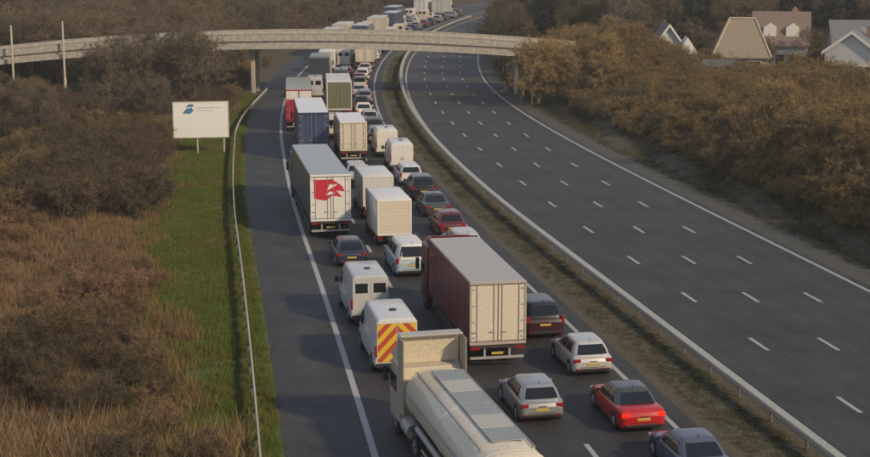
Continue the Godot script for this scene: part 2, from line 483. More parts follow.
# box lorry: trailer (or rigid body) with doors, chassis, underrun bar, axles and a cab in front
func lorry(called: String, side: Material, roofm: Material, rear: Material, cabm: Material, at: Vector3, turn: float, label: String, group := "", L := 13.6, top := 4.0, w := 2.5, axles := [1.6, 2.9, 4.2], lines := true, frame: Material = null) -> Node3D:
	var o := thing(called, label, "lorry", group, at, turn)
	var key := "lorry%.1f_%.1f_%.2f" % [L, top, w]
	var y0 := 1.15
	var h := top - y0
	part(o, "box_body", bx(key + "b", Vector3(0, y0 + h * 0.5, -L * 0.5 - 0.03), Vector3(w, h, L), 0.03), side)
	part(o, "roof", bx(key + "r", Vector3(0, top + 0.012, -L * 0.5 - 0.03), Vector3(w - 0.06, 0.04, L - 0.06), 0.012), roofm)
	part(o, "door_frame", kept(key + "df", func():
		var g := Geo.new()
		g.box(Vector3(0, top - 0.035, 0.0), Vector3(w + 0.02, 0.13, 0.1), 0.02)
		g.box(Vector3(0, y0 + 0.03, 0.0), Vector3(w + 0.02, 0.14, 0.1), 0.02)
		for s in [-1.0, 1.0]: g.box(Vector3(s * (w * 0.5 - 0.04), y0 + h * 0.5, 0.0), Vector3(0.1, h - 0.27, 0.1), 0.02)
		return g.mesh()), frame if frame else rear)
	for s in [-1.0, 1.0]:
		var door := part(o, "rear_door", bx(key + "d%d" % s, Vector3(s * (w * 0.25 - 0.03), y0 + h * 0.5, -0.005), Vector3(w * 0.5 - 0.10, h - 0.28, 0.05), 0.012), rear)
		for q in [0.12, 0.72]:
			var rod := part(door, "lock_rod", kept(key + "k%d%.1f" % [s, q], func():
				var g := Geo.new()
				g.tube(Vector3(s * (w * 0.5 * q + 0.03), y0 + 0.06, 0.045), Vector3(s * (w * 0.5 * q + 0.03), top - 0.08, 0.045), 0.016, 0.016, 6)
				g.box(Vector3(s * (w * 0.5 * q + 0.12), y0 + 0.55, 0.06), Vector3(0.22, 0.05, 0.03), 0.008)
				return g.mesh()), mats.galvanised)
		for q in 4:
			part(door, "hinge", bx(key + "h%d%d" % [s, q], Vector3(s * (w * 0.5 - 0.13), y0 + 0.3 + q * (h - 0.6) / 3.0, 0.03), Vector3(0.2, 0.06, 0.03), 0.008), mats.galvanised)
		part(o, "tail_light", bx(key + "t%d" % s, Vector3(s * (w * 0.5 - 0.25), 0.95, -0.05), Vector3(0.42, 0.13, 0.1), 0.02), mats.tail)
		part(o, "mudflap", bx(key + "m%d" % s, Vector3(s * (w * 0.5 - 0.3), 0.45, -axles[0] + 0.72), Vector3(0.5, 0.5, 0.02), 0.004), mats.rubber)
		part(o, "side_guard", bx(key + "g%d" % s, Vector3(s * (w * 0.5 - 0.06), 0.72, -L * 0.5 - 1.3), Vector3(0.04, 0.5, L * 0.42), 0.01), mats.chassis)
	part(o, "chassis", kept(key + "c", func():
		var g := Geo.new()
		for s in [-1.0, 1.0]: g.box(Vector3(s * 0.45, 0.98, -L * 0.5 - 0.6), Vector3(0.14, 0.3, L + 0.8), 0.02)
		g.box(Vector3(0, 1.02, -0.08), Vector3(w - 0.1, 0.16, 0.12), 0.02)
		for z in axles: g.tube(Vector3(-w * 0.45, 0.5, -z), Vector3(w * 0.45, 0.5, -z), 0.08, 0.08, 8)
		return g.mesh()), mats.chassis)
	part(o, "underrun_bar", kept(key + "u", func():
		var g := Geo.new()
		g.box(Vector3(0, 0.5, -0.12), Vector3(w - 0.1, 0.12, 0.12), 0.02)
		for s in [-1.0, 1.0]: g.box(Vector3(s * 0.55, 0.74, -0.14), Vector3(0.1, 0.5, 0.08), 0.01)
		return g.mesh()), mats.galvanised)
	part(o, "number_plate", bx(key + "n", Vector3(0, 0.72, -0.04), Vector3(0.52, 0.11, 0.03), 0.005), mats.plate_yellow)
	if lines:
		for s in [-1.0, 1.0]:
			for q in int(L / 1.7):
				part(o, "side_panel_rib", bx(key + "s%d_%d" % [s, q], Vector3(s * (w * 0.5 + 0.004), y0 + h * 0.5, -1.0 - q * 1.7), Vector3(0.02, h - 0.1, 0.05), 0.006), side)
	for z in axles:
		for s in [-1.0, 1.0]: wheel(o, s * (w * 0.5 - 0.2), -z, 0.5, 0.36, "steel_rim")
	lorry_cab(o, cabm, -L - 0.75, min(top - 0.35, 3.4), min(w, 2.45))
	part(o, "wind_deflector", kept(key + "wd%.2f" % top, func():
		var c: float = min(top - 0.35, 3.4)
		return shell([[-L - 0.85, min(w, 2.45) * 0.46, c - 0.05, top - 0.05, 0.12, 0.05], [-L - 1.5, min(w, 2.45) * 0.45, c - 0.05, c + (top - c) * 0.7, 0.12, 0.05], [-L - 2.3, min(w, 2.45) * 0.42, c - 0.1, c + 0.08, 0.06, 0.03]])), cabm)
	for z in ([L + 1.6, L - 1.6] if L > 11.0 else [L + 1.5]):
		for s in [-1.0, 1.0]: wheel(o, s * (min(w, 2.45) * 0.5 - 0.2), -z, 0.5, 0.34, "steel_rim")
	return o

# box van: square body on a van cab
func box_van(boxm: Material, rear: Material, cabm: Material, at: Vector3, turn: float, label: String, group := "", top := 3.0, w := 2.1, L := 4.0) -> Node3D:
	var o := thing("box_van", label, "van", group, at, turn)
	var key := "bv%.2f_%.2f_%.1f" % [top, w, L]
	var y0 := 0.72
	var h := top - y0
	part(o, "box_body", kept(key + "b", func():
		var rs := Geo.new()
		rs.loft([ring(0.0, w * 0.5 - 0.03, y0, top - 0.03, 0.06), ring(-0.04, w * 0.5, y0, top, 0.09), ring(-L, w * 0.5, y0, top, 0.09), ring(-L - 0.7, w * 0.5 - 0.04, 2.0, top - 0.08, 0.1), ring(-L - 1.0, w * 0.5 - 0.14, 2.1, top - 0.38, 0.12)], 1)
		return rs.mesh()), boxm)
	part(o, "roller_shutter", kept(key + "s", func():
		var g := Geo.new()
		var n := 9
		for i in n: g.box(Vector3(0, y0 + 0.16 + (i + 0.5) * (h - 0.34) / n, 0.006), Vector3(w - 0.28, (h - 0.34) / n - 0.012, 0.03), 0.008)
		return g.mesh()), rear)
	part(o, "shutter_frame", kept(key + "f", func():
		var g := Geo.new()
		g.box(Vector3(0, top - 0.11, 0.01), Vector3(w - 0.1, 0.12, 0.05), 0.015)
		g.box(Vector3(0, y0 + 0.07, 0.01), Vector3(w - 0.1, 0.12, 0.05), 0.015)
		for s in [-1.0, 1.0]: g.box(Vector3(s * (w * 0.5 - 0.09), y0 + h * 0.5, 0.01), Vector3(0.1, h - 0.36, 0.05), 0.015)
		return g.mesh()), boxm)
	part(o, "cab", kept(key + "c", func(): return shell([
		[-L + 0.1, 0.95, 0.42, 2.1, 0.15, 0.1], [-L - 0.35, 0.96, 0.36, 2.12, 0.18, 0.12], [-L - 0.85, 0.96, 0.34, 1.72, 0.2, 0.1], [-L - 1.25, 0.94, 0.34, 1.28, 0.2, 0.05], [-L - 1.7, 0.88, 0.36, 1.05, 0.18, 0.03], [-L - 1.85, 0.78, 0.42, 0.85, 0.12]])), cabm)
	part(o, "windscreen", kept(key + "w", func():
		var g := Geo.new()
		g.quad(Vector3(-0.8, 1.33, -L - 1.25), Vector3(-0.74, 2.02, -L - 0.52), Vector3(0.74, 2.02, -L - 0.52), Vector3(0.8, 1.33, -L - 1.25))
		return g.mesh()), mats.glass)
	for s in [-1.0, 1.0]:
		part(o, "tail_light", bx(key + "t%d" % s, Vector3(s * (w * 0.5 - 0.2), 0.6, -0.03), Vector3(0.3, 0.12, 0.08), 0.02), mats.tail)
		part(o, "side_window", bx(key + "sw%d" % s, Vector3(s * 0.93, 1.6, -L - 0.35), Vector3(0.03, 0.5, 0.6), 0.01), mats.glass)
		part(o, "wing_mirror", bx(key + "wm%d" % s, Vector3(s * 1.12, 1.45, -L - 0.85), Vector3(0.18, 0.3, 0.1), 0.03), mats.trim)
		part(o, "headlight", bx(key + "hl%d" % s, Vector3(s * 0.68, 0.82, -L - 1.7), Vector3(0.3, 0.2, 0.16), 0.04), mats.lamp)
		for z in [1.2, L + 0.85]: wheel(o, s * (0.9 if z > 2.0 else w * 0.5 - 0.16), -z, 0.35, 0.24, "steel_rim")
	part(o, "chassis", boxes(key + "ch", [[Vector3(0, 0.62, -L * 0.5), Vector3(0.9, 0.2, L + 0.6)], [Vector3(0, 0.45, -0.06), Vector3(w - 0.2, 0.12, 0.12)]]), mats.chassis)
	part(o, "number_plate", bx(key + "n", Vector3(0, 0.5, 0.012), Vector3(0.52, 0.11, 0.03), 0.005), mats.plate_yellow)
	return o

func tanker(at: Vector3, turn: float) -> void:
	var o := thing("tanker_lorry", "cream tanker lorry with tall open backed cab fairing and grey patched tank top", "lorry", "", at, turn)
	var L := 10.2
	var tank := Geo.new()
	var rs := []
	for e in [[0.0, 0.35], [-0.05, 0.62], [-0.16, 0.8], [-0.34, 0.93], [-0.6, 1.0], [-L * 0.5, 1.0], [-L + 0.5, 1.0], [-L + 0.2, 0.9], [-L + 0.05, 0.72], [-L, 0.4]]:
		var q := []
		for k in 36:
			var a := TAU * k / 36
			q.append(Vector3(signf(cos(a)) * pow(abs(cos(a)), 0.82) * 1.24 * e[1], 2.12 + signf(sin(a)) * pow(abs(sin(a)), 0.82) * 0.98 * e[1], e[0]))
		rs.append(q)
	tank.loft(rs, 1)
	part(o, "tank", tank.mesh(), mats.cream_tank)
	for z in [-0.62, -5.2, -9.65]:
		var band := Geo.new()
		var b := []
		for e in [[z, 1.0], [z, 1.018], [z - 0.09, 1.018], [z - 0.09, 1.0]]:
			var q := []
			for k in 36:
				var a := TAU * k / 36
				q.append(Vector3(signf(cos(a)) * pow(abs(cos(a)), 0.82) * 1.24 * e[1], 2.12 + signf(sin(a)) * pow(abs(sin(a)), 0.82) * 0.98 * e[1], e[0]))
			b.append(q)
		band.loft(b, -1, false)
		part(o, "tank_band", band.mesh(), mats.cream_tank)
	# walkway of chequer plate sheets along the top
	for i in 6:
		part(o, "walkway_plate", bx("wp%d" % i, Vector3(0.16, 3.125, -2.05 - i * 1.32), Vector3(1.15, 0.03, 1.29), 0.01), mats.walkway if i % 3 != 1 else mats.walkway_pale)
	for s in [-1.0, 1.0]:
		var rail := Geo.new()
		rail.tube(Vector3(s * 0.86, 3.0, -1.0), Vector3(s * 0.86, 3.0, -L + 0.6), 0.035, 0.035, 8)
		for k in 8: rail.tube(Vector3(s * 0.86, 2.78, -1.2 - k * 1.15), Vector3(s * 0.86, 3.0, -1.2 - k * 1.15), 0.02, 0.02, 6)
		part(o, "top_rail", rail.mesh(), mats.galvanised)
		var trough := Geo.new()
		trough.box(Vector3(s * 1.24, 2.3, -L * 0.5), Vector3(0.09, 0.12, L - 1.2), 0.02)
		part(o, "side_moulding", trough.mesh(), mats.galvanised)
		var hose := Geo.new()
		hose.tube(Vector3(s * 1.1, 1.22, -1.0), Vector3(s * 1.1, 1.22, -L + 1.6), 0.11, 0.11, 12)
		part(o, "hose_carrier", hose.mesh(), mats.galvanised)
		var guard := Geo.new()
		for y in [0.55, 0.8]: guard.box(Vector3(s * 1.2, y, -5.9), Vector3(0.04, 0.12, 3.2), 0.01)
		part(o, "side_guard", guard.mesh(), mats.galvanised)
		var tl := Geo.new()
		tl.box(Vector3(s * 0.95, 0.85, 0.02), Vector3(0.42, 0.13, 0.1), 0.02)
		part(o, "tail_light", tl.mesh(), mats.tail)
		for z in [1.5, 2.8, 4.1]: wheel(o, s * 1.05, -z, 0.5, 0.36, "steel_rim")
		for z in [8.7, 11.9]: wheel(o, s * 1.03, -z, 0.5, 0.34, "steel_rim")
	var lad := Geo.new()
	for s in [-0.2, 0.2]: lad.tube(Vector3(-0.7 + s, 0.7, 0.06), Vector3(-0.7 + s, 2.75, 0.02), 0.02, 0.02, 6)
	for k in 7: lad.tube(Vector3(-0.9, 0.85 + k * 0.3, 0.05), Vector3(-0.5, 0.85 + k * 0.3, 0.05), 0.015, 0.015, 6)
	part(o, "ladder", lad.mesh(), mats.galvanised)
	part(o, "chassis", boxes("tankch", [[Vector3(-0.45, 0.98, -6.2), Vector3(0.16, 0.3, 12.0)], [Vector3(0.45, 0.98, -6.2), Vector3(0.16, 0.3, 12.0)], [Vector3(0, 0.6, -0.1), Vector3(2.35, 0.14, 0.14)], [Vector3(0, 0.85, -0.05), Vector3(2.3, 0.1, 0.12)]]), mats.chassis)
	# tractor: cab, then a roof fairing open at the back with side wings
	var zc := -L - 0.75
	lorry_cab(o, mats.beige_cab, zc, 2.85, 2.45)
	var back := Geo.new()
	back.box(Vector3(0, 2.05, zc + 0.01), Vector3(2.2, 1.5, 0.04), 0.02)
	part(o, "cab_rear_wall", back.mesh(), mats.cream_tank)
	var fr := Geo.new()
	# inner face of the fairing slopes up and forward to its front lip
	fr.loft([[Vector3(-1.14, 2.86, zc - 0.45), Vector3(1.14, 2.86, zc - 0.45), Vector3(1.1, 3.98, zc - 0.18), Vector3(-1.1, 3.98, zc - 0.18)], [Vector3(-1.14, 2.86, zc - 1.9), Vector3(1.14, 2.86, zc - 1.9), Vector3(1.08, 3.86, zc - 0.55), Vector3(-1.08, 3.86, zc - 0.55)]], -1)
	part(o, "roof_fairing", fr.mesh(), mats.cream_tank)
	var lip := Geo.new()
	lip.box(Vector3(0, 4.02, zc - 0.2), Vector3(2.4, 0.07, 0.62), 0.025)
	part(o, "fairing_lip", lip.mesh(), mats.beige_cab)
	for s in [-1.0, 1.0]:
		var wing := Geo.new()
		wing.box(Vector3(s * 1.19, 2.54, zc + 0.1), Vector3(0.05, 2.86, 0.9), 0.02)
		part(o, "side_wing", wing.mesh(), mats.beige_cab)
		var tank2 := Geo.new()
		tank2.tube(Vector3(s * 0.98, 0.75, zc + 0.3), Vector3(s * 0.98, 0.75, zc + 1.4), 0.3, 0.3, 16)
		part(o, "fuel_tank", tank2.mesh(), mats.galvanised)
		var mg := Geo.new()
		mg.loft([ring(zc + 2.75, 0.26, 1.02, 1.08, 0.02), ring(zc + 1.65, 0.26, 1.02, 1.08, 0.02)], -1)
		var mud := part(o, "mudguard", mg.mesh(), mats.trim)
		mud.position.x = s * 1.0

# ---------------------------------------------------------------- vegetation
func twig(g: Geo, a: Vector3, d: Vector3, l: float, w: float, r: RandomNumberGenerator) -> void:
	var side := d.cross(Vector3(r.randf_range(-1, 1), r.randf_range(-1, 1), r.randf_range(-1, 1))).normalized() * w
	g.tri(a - side, a + side, a + d * l, -1)

func rdir(r: RandomNumberGenerator) -> Vector3:
	return Vector3(r.randfn(), r.randfn(), r.randfn()).normalized()

# a leafless bush or tree: [stems, twigs]
func bare(seedn: int, h: float, rad: float, stems: int, trunk: float, fine: float, twigs := 11, tw := 0.012) -> Array:
	var r := RandomNumberGenerator.new()
	r.seed = seedn
	var wood := Geo.new()
	var tips := Geo.new()
	var starts := []
	if trunk > 0.0:
		var lean := Vector3(r.randf_range(-0.06, 0.06) * h, 0, r.randf_range(-0.06, 0.06) * h)
		var top := Vector3(0, h * 0.8, 0) + lean
		wood.tube(Vector3(0, -0.3, 0), top * 0.45, trunk, trunk * 0.7, 6, 1, false)
		wood.tube(top * 0.45, top, trunk * 0.7, trunk * 0.15, 5, 1, false)
		for i in stems:
			var t := r.randf_range(0.25, 1.0)
			starts.append([top * t, t])
	else:
		for i in stems: starts.append([Vector3(r.randf_range(-0.25, 0.25) * rad, -0.1, r.randf_range(-0.25, 0.25) * rad), 0.0])
	for s: Array in starts:
		var a := r.randf() * TAU
		var out := Vector3(cos(a), 0, sin(a))
		var b: Vector3
		if trunk > 0.0:
			var reach: float = rad * (1.15 - 0.75 * s[1]) * r.randf_range(0.7, 1.1)
			b = s[0] + out * reach + Vector3(0, reach * r.randf_range(0.35, 0.9), 0)
		else:
			b = s[0] + out * rad * sqrt(r.randf()) * 0.8 + Vector3(0, h * r.randf_range(0.5, 0.8), 0)
		wood.tube(s[0], b, fine * 2.2, fine, 4, 1, false)
		for i in 6:
			var p0: Vector3 = s[0].lerp(b, r.randf_range(0.3, 1.0))
			var d0: Vector3 = (rdir(r) + (b - s[0]).normalized() * 0.7 + Vector3.UP * 0.35).normalized()
			var l0 := h * r.randf_range(0.12, 0.26)
			var p1: Vector3 = p0 + d0 * l0
			wood.tube(p0, p1, fine * 0.8, fine * 0.35, 3, 1, false)
			for j in 3:
				var q0: Vector3 = p0.lerp(p1, r.randf_range(0.35, 1.0))
				var d1: Vector3 = (rdir(r) + d0 * 0.6 + Vector3.UP * 0.25).normalized()
				var l1 := h * r.randf_range(0.06, 0.14)
				twig(tips, q0, d1, l1, tw * 1.3, r)
				for t in twigs:
					var d2: Vector3 = (rdir(r) + d1 * 0.5 + Vector3.UP * 0.2).normalized()
					twig(tips, q0 + d1 * l1 * r.randf_range(0.1, 1.0), d2, r.randf_range(0.03, 0.09) * h + 0.1, tw, r)
	return [wood, tips]

func joined(b: Array, wood: Material, tips: Material) -> ArrayMesh:
	var m: ArrayMesh = b[0].mesh(wood)
	return b[1].mesh(tips, m)

func scatter(called: String, label: String, category: String, m: Mesh, list: Array) -> void:
	# list: [position, turn, size, colour]
	var mm := MultiMesh.new()
	mm.transform_format = MultiMesh.TRANSFORM_3D
	mm.use_colors = true
	mm.mesh = m
	mm.instance_count = list.size()
	for i in list.size():
		var e: Array = list[i]
		var s: Vector3 = e[2] if e[2] is Vector3 else Vector3.ONE * e[2]
		mm.set_instance_transform(i, Transform3D(Basis(Vector3.UP, e[1]).scaled_local(s), e[0]))
		mm.set_instance_color(i, e[3])
	var o := MultiMeshInstance3D.new()
	o.name = numbered(called)
	o.multimesh = mm
	add_child(o)
	o.set_meta("label", label); o.set_meta("category", category); o.set_meta("kind", "stuff")

func tinted(key: String, c: Color, rough := 0.9) -> StandardMaterial3D:
	var m := flat(key, c, rough)
	m.vertex_color_use_as_albedo = true
	m.metallic_specular = 0.2
	return m

func tuft(seedn: int, blades: int, h: float, spread: float, w: float) -> Geo:
	var r := RandomNumberGenerator.new(); r.seed = seedn
	var g := Geo.new()
	for i in blades:
		var a := Vector3(r.randfn() * spread, -0.03, r.randfn() * spread)
		var d := (Vector3(r.randf_range(-0.5, 0.5), 1.0, r.randf_range(-0.5, 0.5))).normalized()
		twig(g, a, d, h * r.randf_range(0.5, 1.1), w, r)
	return g

func tone(c: Color, j: float) -> Color:
	var k := 1.0 + rng.randf_range(-j, j)
	return Color(c.r * k * (1.0 + rng.randf_range(-0.08, 0.08)), c.g * k, c.b * k * (1.0 + rng.randf_range(-0.1, 0.1)))

# ---------------------------------------------------------------- buildings
func house(at: Vector3, turn: float, w: float, dp: float, wall_h: float, rise: float, wallm: Material, roofm: Material, label: String, gable_front := true, hip := 0.0, dormers := 0, chimney := true) -> Node3D:
	var o := thing("house", label, "house", "houses behind the thicket", at, turn)
	var g := Geo.new()
	# in its own space the ridge runs along z when the gable is at the front, else along x
	var sx := w * 0.5
	var sz := dp * 0.5
	var y0 := -1.0
	if gable_front:
		var prof := [Vector2(-sx, y0), Vector2(sx, y0), Vector2(sx, wall_h), Vector2(0, wall_h + rise), Vector2(-sx, wall_h)]
		var r0 := []; var r1 := []
		for q in prof: r0.append(Vector3(q.x, q.y, sz)); r1.append(Vector3(q.x, q.y, -sz))
		g.loft([r0, r1], -1)
	else:
		var prof := [Vector2(-sz, y0), Vector2(sz, y0), Vector2(sz, wall_h), Vector2(0, wall_h + rise * (1.0 if hip == 0.0 else 0.02)), Vector2(-sz, wall_h)]
		var r0 := []; var r1 := []
		for q in prof: r0.append(Vector3(-sx, q.y, q.x)); r1.append(Vector3(sx, q.y, q.x))
		g.loft([r0, r1], -1)
	part(o, "wall", g.mesh(), wallm)
	var rf := Geo.new()
	var e := 0.35
	var half := sx if gable_front else sz
	var run := (sz if gable_front else sx) + e
	var drop := rise / half * e
	for s in [-1.0, 1.0]:
		var lo := Vector2(s * (half + e), wall_h - drop + 0.06)
		var hi := Vector2(0, wall_h + rise + 0.06)
		var a := []; var b := []
		for q in [lo, hi, hi + Vector2(0, 0.16), lo + Vector2(0, 0.16)]:
			var shrink: float = hip if q.x == 0 else 0.0
			if gable_front: a.append(Vector3(q.x, q.y, run - shrink)); b.append(Vector3(q.x, q.y, -run + shrink))
			else: a.append(Vector3(-run + shrink, q.y, q.x)); b.append(Vector3(run - shrink, q.y, q.x))
		rf.loft([a, b], -1)
	if hip > 0.0:
		for s in [-1.0, 1.0]:
			var top := Vector3(s * (run - hip), wall_h + rise + 0.14, 0)
			var c1 := Vector3(s * run, wall_h - drop + 0.14, half + e)
			var c2 := Vector3(s * run, wall_h - drop + 0.14, -half - e)
			rf.loft([[top, c1, c2], [top - Vector3(s * 0.1, 0.12, 0), c1 - Vector3(s * 0.1, 0.12, 0), c2 - Vector3(s * 0.1, 0.12, 0)]], -1)
	var roof := part(o, "roof", rf.mesh(), roofm)
	var tr := Geo.new()
	if gable_front:
		for s in [-1.0, 1.0]:
			for zf in [1.0, -1.0]:
				var z: float = zf * (run + 0.02)
				var bb := Geo.new()
				bb.loft([[Vector3(s * (half + e), wall_h - drop - 0.1, z), Vector3(0, wall_h + rise - 0.1, z), Vector3(0, wall_h + rise + 0.28, z), Vector3(s * (half + e), wall_h - drop + 0.28, z)], [Vector3(s * (half + e), wall_h - drop - 0.1, z + 0.05), Vector3(0, wall_h + rise - 0.1, z + 0.05), Vector3(0, wall_h + rise + 0.28, z + 0.05), Vector3(s * (half + e), wall_h - drop + 0.28, z + 0.05)]], -1)
				part(roof, "bargeboard", bb.mesh(), mats.white_board)
	elif hip > 0.0:
		for s in [-1.0, 1.0]:
			tr.tube(Vector3(s * (run - hip), wall_h + rise + 0.24, 0), Vector3(s * run, wall_h - drop + 0.24, half + e), 0.13, 0.13, 6)
			tr.tube(Vector3(s * (run - hip), wall_h + rise + 0.24, 0), Vector3(s * run, wall_h - drop + 0.24, -half - e), 0.13, 0.13, 6)
		tr.tube(Vector3(-run + hip, wall_h + rise + 0.24, 0), Vector3(run - hip, wall_h + rise + 0.24, 0), 0.13, 0.13, 6)
		part(roof, "ridge_tiles", tr.mesh(), mats.ridge)
	if chimney:
		var ch := Geo.new()
		ch.box(Vector3(sx * 0.5, wall_h + rise * 0.9, -0.3), Vector3(0.8, 1.8, 0.6), 0.04)
		ch.tube(Vector3(sx * 0.5, wall_h + rise * 0.9 + 0.9, -0.3), Vector3(sx * 0.5, wall_h + rise * 0.9 + 1.25, -0.3), 0.14, 0.11, 8)
		part(roof, "chimney", ch.mesh(), mats.brick)
	for i in dormers:
		var x := (i - (dormers - 1) * 0.5) * w * 0.42
		var dm := part(roof, "dormer", kept("dormer", func():
			var q := Geo.new()
			q.loft([[Vector3(-0.8, 0, 0), Vector3(0.8, 0, 0), Vector3(0.8, 1.2, 0), Vector3(0, 1.75, 0), Vector3(-0.8, 1.2, 0)], [Vector3(-0.8, 0, -2.0), Vector3(0.8, 0, -2.0), Vector3(0.8, 1.2, -2.0), Vector3(0, 1.75, -2.0), Vector3(-0.8, 1.2, -2.0)]], -1)
			return q.mesh()), mats.white_board)
		dm.position = Vector3(x, wall_h + rise * 0.22, sz * 0.80)
	for s in [-1.0, 1.0]:
		for lv in ([1.5] if wall_h < 4.0 else [1.5, 4.0]):
			var wd := part(o, "window", kept("win", func():
				var q := Geo.new()
				q.box(Vector3(0, 0.6, 0), Vector3(1.5, 0.09, 0.12), 0.01); q.box(Vector3(0, -0.6, 0.03), Vector3(1.6, 0.09, 0.18), 0.01)
				for t in [-0.7, 0.0, 0.7]: q.box(Vector3(t, 0, 0), Vector3(0.08, 1.11, 0.12), 0.01)
				return q.mesh()), mats.white_board)
			wd.position = Vector3(s * sx * 0.5, lv, sz + 0.03)
			part(wd, "pane", bx("pane", Vector3.ZERO, Vector3(1.36, 1.1, 0.04), 0.005), mats.glass)
	var dr := part(o, "door", bx("door", Vector3(0, 0, 0), Vector3(0.95, 2.1, 0.08), 0.015), mats.trim)
	dr.position = Vector3(0, 1.05, sz + 0.03)
	return o

# ================================================================ the scene
func _ready() -> void:
	rng.seed = 20240117
	hn.seed = 5; hn.frequency = 0.03; hn.fractal_octaves = 3
	var cam := Camera3D.new()
	cam.name = "camera"
	cam.fov = 17.33
	cam.far = 2000.0
	cam.position = Vector3(0, 18.7, 0)
	cam.rotation_degrees = Vector3(-11.2, 0, 0)
	add_child(cam)
	cam.current = true
	var sm := ProceduralSkyMaterial.new()
	sm.sky_top_color = Color(0.46, 0.53, 0.64)
	sm.sky_horizon_color = Color(0.80, 0.80, 0.78)
	sm.sky_curve = 0.2
	sm.ground_bottom_color = Color(0.15, 0.13, 0.1)
	sm.ground_horizon_color = Color(0.5, 0.46, 0.4)
	sm.sky_energy_multiplier = 1.0
	var sky := Sky.new(); sky.sky_material = sm
	var env := Environment.new()
	env.background_mode = Environment.BG_SKY
	env.sky = sky
	env.tonemap_mode = Environment.TONE_MAPPER_LINEAR
	env.tonemap_exposure = 1.3
	env.sdfgi_enabled = true; env.ssao_enabled = true; env.ssil_enabled = true
	env.fog_enabled = true
	env.fog_density = 0.0003
	env.fog_light_color = Color(0.78, 0.78, 0.78)
	var we := WorldEnvironment.new()
	we.name = "world_environment"
	we.environment = env
	add_child(we)
	var sun := DirectionalLight3D.new()
	sun.name = "sun"
	sun.light_color = Color(1.0, 0.90, 0.75)
	sun.light_energy = 0.85
	sun.light_angular_distance = 3.0
	sun.shadow_enabled = true
	add_child(sun)
	var az := deg_to_rad(50.0)
	var el := deg_to_rad(29.0)
	sun.look_at_from_position(Vector3(sin(az) * cos(el), sin(el), cos(az) * cos(el)) * 100.0, Vector3.ZERO)
	make_materials()
	setting()
	traffic()
	furniture()
	village()
	greenery()

